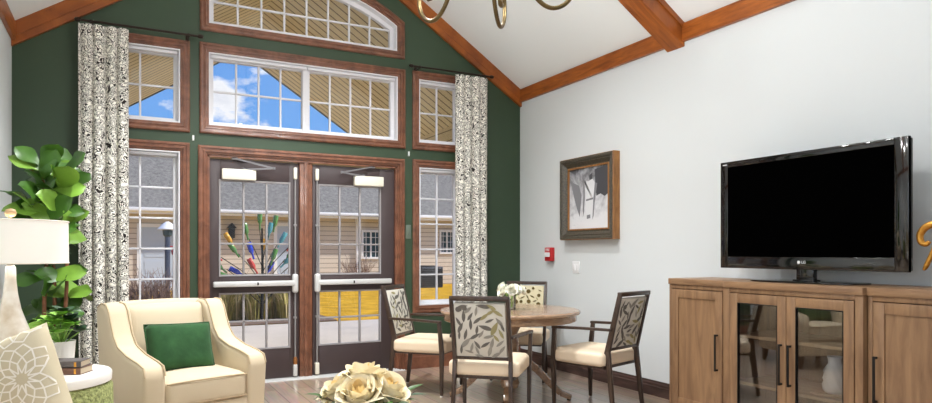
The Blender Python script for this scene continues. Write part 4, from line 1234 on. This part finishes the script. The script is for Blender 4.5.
# ------------------------------------------------------------------ chandelier
CHX, CHY = RX, 3.09
chd = thing('chandelier', (CHX, CHY, 0), 0, 'antique brass scroll arm chandelier hanging from the ceiling ridge', 'chandelier')
b = MB(); b.lathe([(0, 2.70), (.02, 2.71), (.035, 2.75), (.02, 2.80), (.025, 2.86), (.05, 2.92), (.03, 3.0), (.018, 3.1), (.02, 3.4), (.0, 3.42)], 24); b.build('column', 'chand', chd, smooth=60)
b = MB(); b.tube([(0, 0, 3.4), (0, 0, ZR-.04)], .008, 8); b.build('stem', 'chand', chd)
b = MB(); b.lathe([(.02, ZR-.10), (.07, ZR-.08), (.075, ZR-.02), (.0, ZR-.02)], 20); b.build('canopy', 'chand', chd)
for k in range(6):
    th = R(13.4+60*k-27.6)
    def q(r, z): return (r*math.cos(th), r*math.sin(th), z)
    b = MB()
    p = smooth_path([q(.03, 2.95), q(.13, 2.93), q(.22, 2.80), q(.30, 2.67), q(.38, 2.617), q(.46, 2.635), q(.515, 2.70), q(.525, 2.78), q(.49, 2.84), q(.43, 2.845), q(.395, 2.80), q(.41, 2.755), q(.445, 2.755)], 6)
    b.tube(p, [.0125]*(len(p)-10)+[.0125+.004*(i/10) for i in range(10)], 10); b.build('arm', 'chand', chd, smooth=60)
    b = MB(); c = q(.50, 0)
    b.lathe([(.008, 2.83), (.012, 2.86), (.045, 2.875), (.048, 2.885), (.012, 2.885), (.012, 2.89), (0, 2.89)], 20, c); cup = b.build('cup', 'chand', chd, smooth=50)
    b = MB(); b.lathe([(0, 2.885), (.014, 2.885), (.014, 2.98), (0, 2.98)], 14, c); b.build('candle_sleeve', 'candle', cup)
    b = MB(); b.lathe([(0, 2.98), (.010, 2.985), (.017, 3.01), (.012, 3.04), (.002, 3.065), (0, 3.065)], 14, c); b.build('bulb', 'bulb', cup, smooth=60)

# ------------------------------------------------------------------ porch and garden outside
PR = 4.49; PE = 11.04
def pz(x): return PR-.65*abs(x-RX)
b = MB(); b.prism([(-.9, pz(-.9)), (RX, PR), (4.0, pz(4.0)), (4.0, pz(4.0)+.1), (RX, PR+.1), (-.9, pz(-.9)+.1)], YB+.2, PE)
b.m = [0]*len(b.f)
tag(b.build('porch_ceiling', 'soffit', smooth=0), 'tan board ceiling of the gabled porch outside', 'porch ceiling', kind='structure')
b = MB(); b.prism([(-.9, pz(-.9)-.02), (RX, PR-.02), (4.0, pz(4.0)-.02), (4.0, pz(4.0)+.14), (RX, PR+.14), (-.9, pz(-.9)+.14)], PE, PE+.03)
tag(b.build('porch_fascia', 'fascia', smooth=0), 'dark edge board of the porch roof', 'fascia', kind='structure')
b = MB(); b.box(4.0, 4.2, YB+.2, PE, 2.50, pz(4.0)+.1); tag(b.build('porch_beam', 'soffit_h', smooth=0), 'tan boarded eave beam of the porch on the right', 'beam', kind='structure')
b = MB(); b.box(-1.1, -.9, YB+.2, PE, 2.50, pz(-.9)+.1); tag(b.build('porch_beam', 'soffit_h', smooth=0), 'tan boarded eave beam of the porch on the left', 'beam', kind='structure')
b = MB(); b.box(-12, 26, YB+.2, 12.1, -.12, -.015); tag(b.build('patio', 'concrete', smooth=0), 'pale concrete patio outside the doors', 'patio', kind='structure')
b = MB(); b.box(-30, 50, 12.1, 60, -.12, -.005); tag(b.build('lawn', 'lawn', smooth=0), 'yellow winter lawn beyond the patio', 'lawn', kind='structure')
b = MB(); b.box(-6, 3.6, 12.1, 14.6, -.1, .012); tag(b.build('planting_bed', 'mulch', smooth=0), 'brown mulched bed at the patio edge', 'planting bed', kind='structure')

# house across the lawn
HY = 24
def W(x, y, Y=HY):
    f = 662; c = math.cos(R(27.6)); s_ = math.sin(R(27.6)); u = x-466; n = f*c-u*s_
    return (f*s_+u*c)*Y/n, H+(252-y)*Y/n
hs = thing('house', (8, HY, 0), 0, 'long low beige sided building with grey roof across the lawn', 'building')
def hpart(b, name, mat, par=hs, **k): return b.build(name, mat, par, (-8, -HY, 0) if par is hs else None, **k)
b = MB(); b.box(-16, 34, HY, HY+8, -.1, 2.62); hpart(b, 'wall', 'siding', smooth=0)
b = MB(); b.prism([(HY-.55, 2.58), (HY-.55, 2.68), (HY+4, 6.15), (HY+8.5, 2.68), (HY+8.5, 2.58)], -16.4, 34.4, 'x'); rf = hpart(b, 'roof', 'shingle', smooth=0)
b = MB(); b.box(-16.4, 34.4, HY-.62, HY-.55, 2.50, 2.70); b.box(-16.4, 34.4, HY-.72, HY-.60, 2.58, 2.70, .02); b.build('gutter', 'white_paint', rf)
def hwindow(px0, px1, y0, y1, grid=True):
    x0, zt_ = W(px0, y0); x1, zb = W(px1, y1)
    b = MB(); b.sweep(rect(x0, x1, zb, zt_), [(0, HY), (0, HY-.06), (.08, HY-.06), (.08, HY)])
    b.box((x0+x1)/2-.03, (x0+x1)/2+.03, HY-.05, HY, zb, zt_)
    if grid:
        for j in range(1, 4): z = zb+(zt_-zb)*j/4; b.box(x0, x1, HY-.04, HY, z-.011, z+.011)
        for q in (.25, .75): x = x0+(x1-x0)*q; b.box(x-.009, x+.009, HY-.04, HY, zb, zt_)
    w = hpart(b, 'window', 'white_paint', smooth=0)
    b = MB(); b.box(x0+.05, x1-.05, HY-.02, HY+.01, zb+.05, zt_-.05); b.build('pane', 'dark_glass', w, smooth=0)
hwindow(361, 380, 230, 259); hwindow(439, 454, 230, 254); hwindow(500, 520, 230, 256)
def hdoor(px0, px1, y0, mat='blue_white'):
    x0, zt_ = W(px0, y0); x1, _ = W(px1, y0)
    b = MB(); b.sweep(rect(x0-.12, x1+.12, 0, zt_+.12), [(0, HY), (0, HY-.05), (.12, HY-.05), (.12, HY)]); d = hpart(b, 'door', 'white_paint', smooth=0)
    b = MB(); b.box(x0, x1, HY-.03, HY+.01, 0, zt_)
    n = 4
    for j in range(n): z = zt_*(j+.5)/n; b.box(x0+.1, x1-.1, HY-.04, HY-.03, z-zt_/n*.38, z+zt_/n*.38)
    b.build('door_leaf', mat, d, smooth=0)
hdoor(141, 174, 227); hdoor(277, 290, 226)
x, z = W(231, 233)
b = MB(); b.box(x-.1, x+.1, HY-.25, HY-.05, z-.18, z+.16, .02); b.prism([(x-.16, z+.16), (x+.16, z+.16), (x, z+.34)], HY-.28, HY-.02); b.box(x-.05, x+.05, HY-.1, HY, z-.3, z-.18); hpart(b, 'wall_lantern', 'black_metal')
for px_ in (357, 299): 
    x, _ = W(px_, 230); b = MB(); b.box(x-.06, x+.06, HY-.1, HY, 0, 2.55, .01); hpart(b, 'downspout', 'white_paint', smooth=0)

# air conditioning unit
x, _ = W(428, 270, 22); ac = thing('condenser_unit', (x, 22, 0), 0, 'dark grey outdoor unit against the far building', 'outdoor unit')
b = MB(); b.box(-.42, .42, -.4, .4, 0, .75, .03); b.build('cabinet', 'ac', ac)
b = MB()
for k in range(9): b.box(-.40, .40, -.415, -.40, .08+.07*k, .11+.07*k)
b.build('louvers', 'black_metal', ac, smooth=0)
b = MB(); b.lathe([(.1, .75), (.33, .75), (.33, .79), (.1, .79)], 20); b.build('fan_guard', 'black_metal', ac)

# lamp post
x, _ = W(167.5, 250, 15.5); ps = thing('lamp_post', (x, 15.5, 0), 0, 'navy lamp post with white cap seen through left window', 'lamp post')
b = MB(); b.tube([(0, 0, 0), (0, 0, 1.62)], .055, 10); b.build('post', 'navy', ps)
b = MB(); b.lathe([(.05, 1.60), (.09, 1.64), (.1, 1.74), (.09, 1.76), (0, 1.76)], 16); b.build('lantern', 'dark_glass', ps)
b = MB(); b.lathe([(.19, 1.75), (.2, 1.77), (.1, 1.88), (.03, 1.93), (0, 1.93)], 20); b.build('cap', 'white_paint', ps)
b = MB(); b.lathe([(0, 1.2), (.05, 1.22), (.07, 1.3), (.03, 1.38), (0, 1.4)], 12, (.14, 0, 0)); b.tube([(0, 0, 1.4), (.14, 0, 1.4)], .012, 6); b.build('red_feeder', 'red', ps)

# bottle tree
BY = 12.6; x, _ = W(262, 250, BY); bt = thing('bottle_tree', (x, BY, 0), 0, 'garden tree of coloured glass bottles outside the left door', 'garden ornament')
b = MB(); b.tube([(0, 0, 0), (.01, 0, 1.0), (0, 0, 1.72)], [.03, .024, .015], 8)
spec = [(-.42, 1.42, -35, 'b_green'), (-.30, 1.02, -62, 'b_blue'), (-.26, 1.78, -12, 'b_green'), (-.62, 1.10, -50, 'b_green'), (-.05, 2.0, 0, 'b_green'), (.12, 1.80, 12, 'b_teal'), (.28, 1.62, 28, 'b_teal'), (.42, 1.30, 38, 'b_green'), (.56, 1.20, 60, 'b_blue'), (.60, 1.0, 68, 'b_blue'), (.30, .78, 80, 'b_amber'), (-.34, .80, -82, 'b_blue'), (.15, 1.25, 18, 'b_green'), (.48, 1.55, 40, 'b_red'), (-.72, 1.35, -45, 'b_red'), (.08, 1.0, 25, 'b_blue')]
spec = [(q[0], q[1]*.88, q[2], q[3]) for q in spec]
for (bx_, bz_, an, mt) in spec: b.tube([(0, 0, max(.3, bz_-.55)), (bx_*.55, .0, bz_-.22), (bx_, 0, bz_)], .008, 6)
b.build('trunk', 'black_metal', bt)
bm2 = bpy.data.meshes
spec += [(-.5, 1.42, -32, 'b_amber'), (.02, 1.28, 4, 'b_amber'), (-.16, 1.22, -18, 'b_blue'), (.66, 1.25, 48, 'b_amber'), (-.48, .82, -66, 'b_green'), (.22, 1.72, 10, 'b_green'), (-.1, .95, -30, 'b_red'), (.36, 1.05, 45, 'b_teal')]
for i, (bx_, bz_, an, mt) in enumerate(spec):
    b = MB(); b.lathe([(.017, -.02), (.017, .08), (.045, .13), (.046, .29), (.038, .30), (0, .30)], 12)
    o = b.build('bottle', mt, bt, (bx_, (.06 if i % 2 else -.06), bz_-.05), smooth=50); o.rotation_euler = (0, R(an), 0)

# shrubs and grasses
def grass_clump(x, y, h, n, label, seed, mats=('grass_blade', 'grass_straw')):
    rnd = random.Random(seed); b = MB()
    for k in range(n):
        a = rnd.uniform(0, 6.28); r_ = rnd.uniform(0, .16); L = h*rnd.uniform(.6, 1.05); s_ = rnd.uniform(.05, .34)*h
        p0 = Vector((r_*math.cos(a), r_*math.sin(a), 0)); p1 = p0+Vector((s_*.35*math.cos(a), s_*.35*math.sin(a), L*.6)); p2 = p0+Vector((s_*math.cos(a), s_*math.sin(a), L*rnd.uniform(.8, 1)))
        w = rnd.uniform(.008, .018); t = Vector((-math.sin(a+1), math.cos(a+1), 0))*w
        b.add([p0-t, p0+t, p1+t, p1-t, p2], [(0, 1, 2, 3), (3, 2, 4)], 0 if rnd.random() < .6 else 1)
    o = b.build('ornamental_grass', list(mats), None, (x, y, .0), smooth=0); return tag(o, label, 'grass clump', 'grasses along the patio edge')
def bare_shrub(x, y, h, label, seed, n=26, group=None):
    rnd = random.Random(seed); b = MB()
    def br(p, d, L, r_, lv):
        q = p+d*L; b.tube([p, p+d*L*.5+Vector((rnd.uniform(-1, 1), rnd.uniform(-1, 1), 0))*L*.06, q], [r_, r_*.8, r_*.55], 4)
        if lv:
            for k in range(3): br(p+d*L*rnd.uniform(.45, 1), (d+Vector((rnd.uniform(-.7, .7), rnd.uniform(-.7, .7), rnd.uniform(-.1, .5)))).normalized(), L*rnd.uniform(.45, .7), r_*.6, lv-1)
    for k in range(n):
        a = rnd.uniform(0, 6.28); br(Vector((.1*math.cos(a), .1*math.sin(a), 0)), Vector((rnd.uniform(-.55, .55), rnd.uniform(-.4, .4), 1)).normalized(), h*rnd.uniform(.38, .52), .012, 2)
    o = b.build('bare_shrub', 'twig', None, (x, y, 0), smooth=0); return tag(o, label, 'shrub', group)
gl = ['leftmost grass clump through the lower panes of the left door', 'second grass clump through the lower left door panes', 'middle grass clump through the lower left door panes', 'fourth grass clump through the lower left door panes', 'rightmost grass clump through the lower panes of the left door']
for k, px_ in enumerate((222, 239, 256, 272, 288)):
    x, _ = W(px_, 300, 12.9); grass_clump(x, 12.9+.2*(k % 2), .80, 420, gl[k], 30+k)
for k, (px_, Y, h, lb) in enumerate(((135, 13.9, 1.15, 'bare twiggy shrub at the left curtain edge outside'), (150, 12.7, 1.1, 'bare twiggy shrub in the middle of the left window view'), (165, 13.9, 1.1, 'bare twiggy shrub below the lamp post outside'), (228, 14.1, 1.15, 'bare shrub behind grasses left of the bottle tree'), (281, 14.1, 1.1, 'bare shrub behind grasses right of the bottle tree'), (356, 21.5, 1.5, 'bare round shrub against the siding seen through the right door'))):
    x, _ = W(px_, 260, Y); bare_shrub(x, Y, h, lb, 60+k, 22, 'bare shrubs outside')

# ------------------------------------------------------------------ light
def light(name, kind, loc, energy, color=(1, 1, 1), size=None, rot=None, **kw):
    l = bpy.data.lights.new(name, kind); l.energy = energy; l.color = color
    if kind == 'AREA':
        l.shape = 'RECTANGLE'; l.size, l.size_y = size
    elif size is not None and kind in ('POINT', 'SPOT'): l.shadow_soft_size = size
    for k, v in kw.items(): setattr(l, k, v)
    o = bpy.data.objects.new(name, l); COL.objects.link(o); o.location = loc
    if rot: o.rotation_euler = rot
    return o
# area light in the added left wall window, put there to brighten the room
light('added_side_light', 'AREA', (XL-.12, -.1, 1.85), 34, (.95, .98, 1), (1.75, 4.9), (0, R(-90), 0))
# bulbs of the chandelier and of the lamp
for k in range(6):
    th = R(13.4+60*k-27.6)
    light('chandelier_bulb', 'POINT', (CHX+.5*math.cos(th), CHY+.5*math.sin(th), 3.10), 20, (.98, .985, 1), .05)
# ceiling lights near the ridge, added out of view to brighten the room
for i, (rx, ry, en) in enumerate(((.95, 4.9, 520), (2.3, 5.0, 270), (.95, 2.6, 110), (.95, -.8, 170), (2.45, -.8, 110))):
    lb = ('left added unseen ceiling light nearest the gable wall', 'right added unseen ceiling light nearest the gable wall', 'added unseen ceiling light above the sofa', 'left added unseen ceiling light at the rear', 'right added unseen ceiling light at the rear')[i]
    rl = thing('added_ceiling_light', (rx, ry, ceil_z(rx)-.004), 0, lb, 'added ceiling light', 'added recessed lights beside the ridge')
    tilt = math.atan(PITCH)*(-1 if rx < RX else 1)
    b = MB(); b.lathe([(.07, -.004), (.095, -.006), (.1, 0), (.07, .0)], 28); o = b.build('trim_ring', 'plate', rl); o.rotation_euler = (0, tilt, 0)
    b = MB(); b.lathe([(0, -.003), (.07, -.003), (.07, 0), (0, 0)], 28); o = b.build('lens', 'lens', rl, smooth=0); o.rotation_euler = (0, tilt, 0)
    light('added_downlight', 'SPOT', (rx, ry, ceil_z(rx)-.06), en, (.97, .985, 1), .08, (0, 0, 0), spot_size=R(112), spot_blend=.8)
light('lamp_bulb', 'POINT', (LX, LY, STZ+.64), 13, (1, .965, .92), .04)
sun = light('sun', 'SUN', (0, 0, 20), 5.2, (1, .96, .9)); sun.data.angle = R(1.5)
sun.rotation_euler = Vector((-.74, .30, -.60)).to_track_quat('-Z', 'Y').to_euler()

# sky with cumulus clouds
w = bpy.data.worlds.new('sky'); sc.world = w; w.use_nodes = True; nt = w.node_tree
bg = nt.nodes.get('Background')
tc = nt.nodes.new('ShaderNodeTexCoord'); sx = nt.nodes.new('ShaderNodeSeparateXYZ'); nt.links.new(tc.outputs['Generated'], sx.inputs[0])
gr = nt.nodes.new('ShaderNodeValToRGB'); e = gr.color_ramp.elements
e[0].position = 0; e[0].color = (*lin((178, 206, 240)), 1); e[1].position = .5; e[1].color = (*lin((62, 124, 214)), 1)
x = e.new(.18); x.color = (*lin((112, 168, 236)), 1)
nt.links.new(sx.outputs[2], gr.inputs['Fac'])
mp = nt.nodes.new('ShaderNodeMapping'); mp.inputs['Scale'].default_value = (1, 1, 1.9); mp.inputs['Location'].default_value = (.12, .5, .3)
nt.links.new(tc.outputs['Generated'], mp.inputs['Vector'])
n1 = nt.nodes.new('ShaderNodeTexNoise'); n1.inputs['Scale'].default_value = 5.5; n1.inputs['Detail'].default_value = 9; n1.inputs['Roughness'].default_value = .56
nt.links.new(mp.outputs['Vector'], n1.inputs['Vector'])
r1 = nt.nodes.new('ShaderNodeValToRGB'); r1.color_ramp.elements[0].position = .52; r1.color_ramp.elements[1].position = .58
nt.links.new(n1.outputs['Fac'], r1.inputs['Fac'])
r2 = nt.nodes.new('ShaderNodeValToRGB'); r2.color_ramp.elements[0].position = .55; r2.color_ramp.elements[1].position = .72
r2.color_ramp.elements[0].color = (.95, .96, 1, 1); r2.color_ramp.elements[1].color = (.62, .66, .76, 1)
nt.links.new(n1.outputs['Fac'], r2.inputs['Fac'])
mx = nt.nodes.new('ShaderNodeMix'); mx.data_type = 'RGBA'
nt.links.new(r1.outputs['Color'], mx.inputs['Factor']); nt.links.new(gr.outputs['Color'], mx.inputs['A']); nt.links.new(r2.outputs['Color'], mx.inputs['B'])
nt.links.new(mx.outputs['Result'], bg.inputs['Color']); bg.inputs['Strength'].default_value = 1.0

# ------------------------------------------------------------------ view
vs = sc.view_settings
sc.display_settings.display_device = 'sRGB'
vs.view_transform = 'Standard'; vs.look = 'None'; vs.gamma = 1; vs.exposure = .12; vs.use_curve_mapping = False
sc.cycles.use_denoising = True
sc.cycles.max_bounces = 10; sc.cycles.diffuse_bounces = 5; sc.cycles.glossy_bounces = 4; sc.cycles.transparent_max_bounces = 16
sc.cycles.sample_clamp_indirect = 6
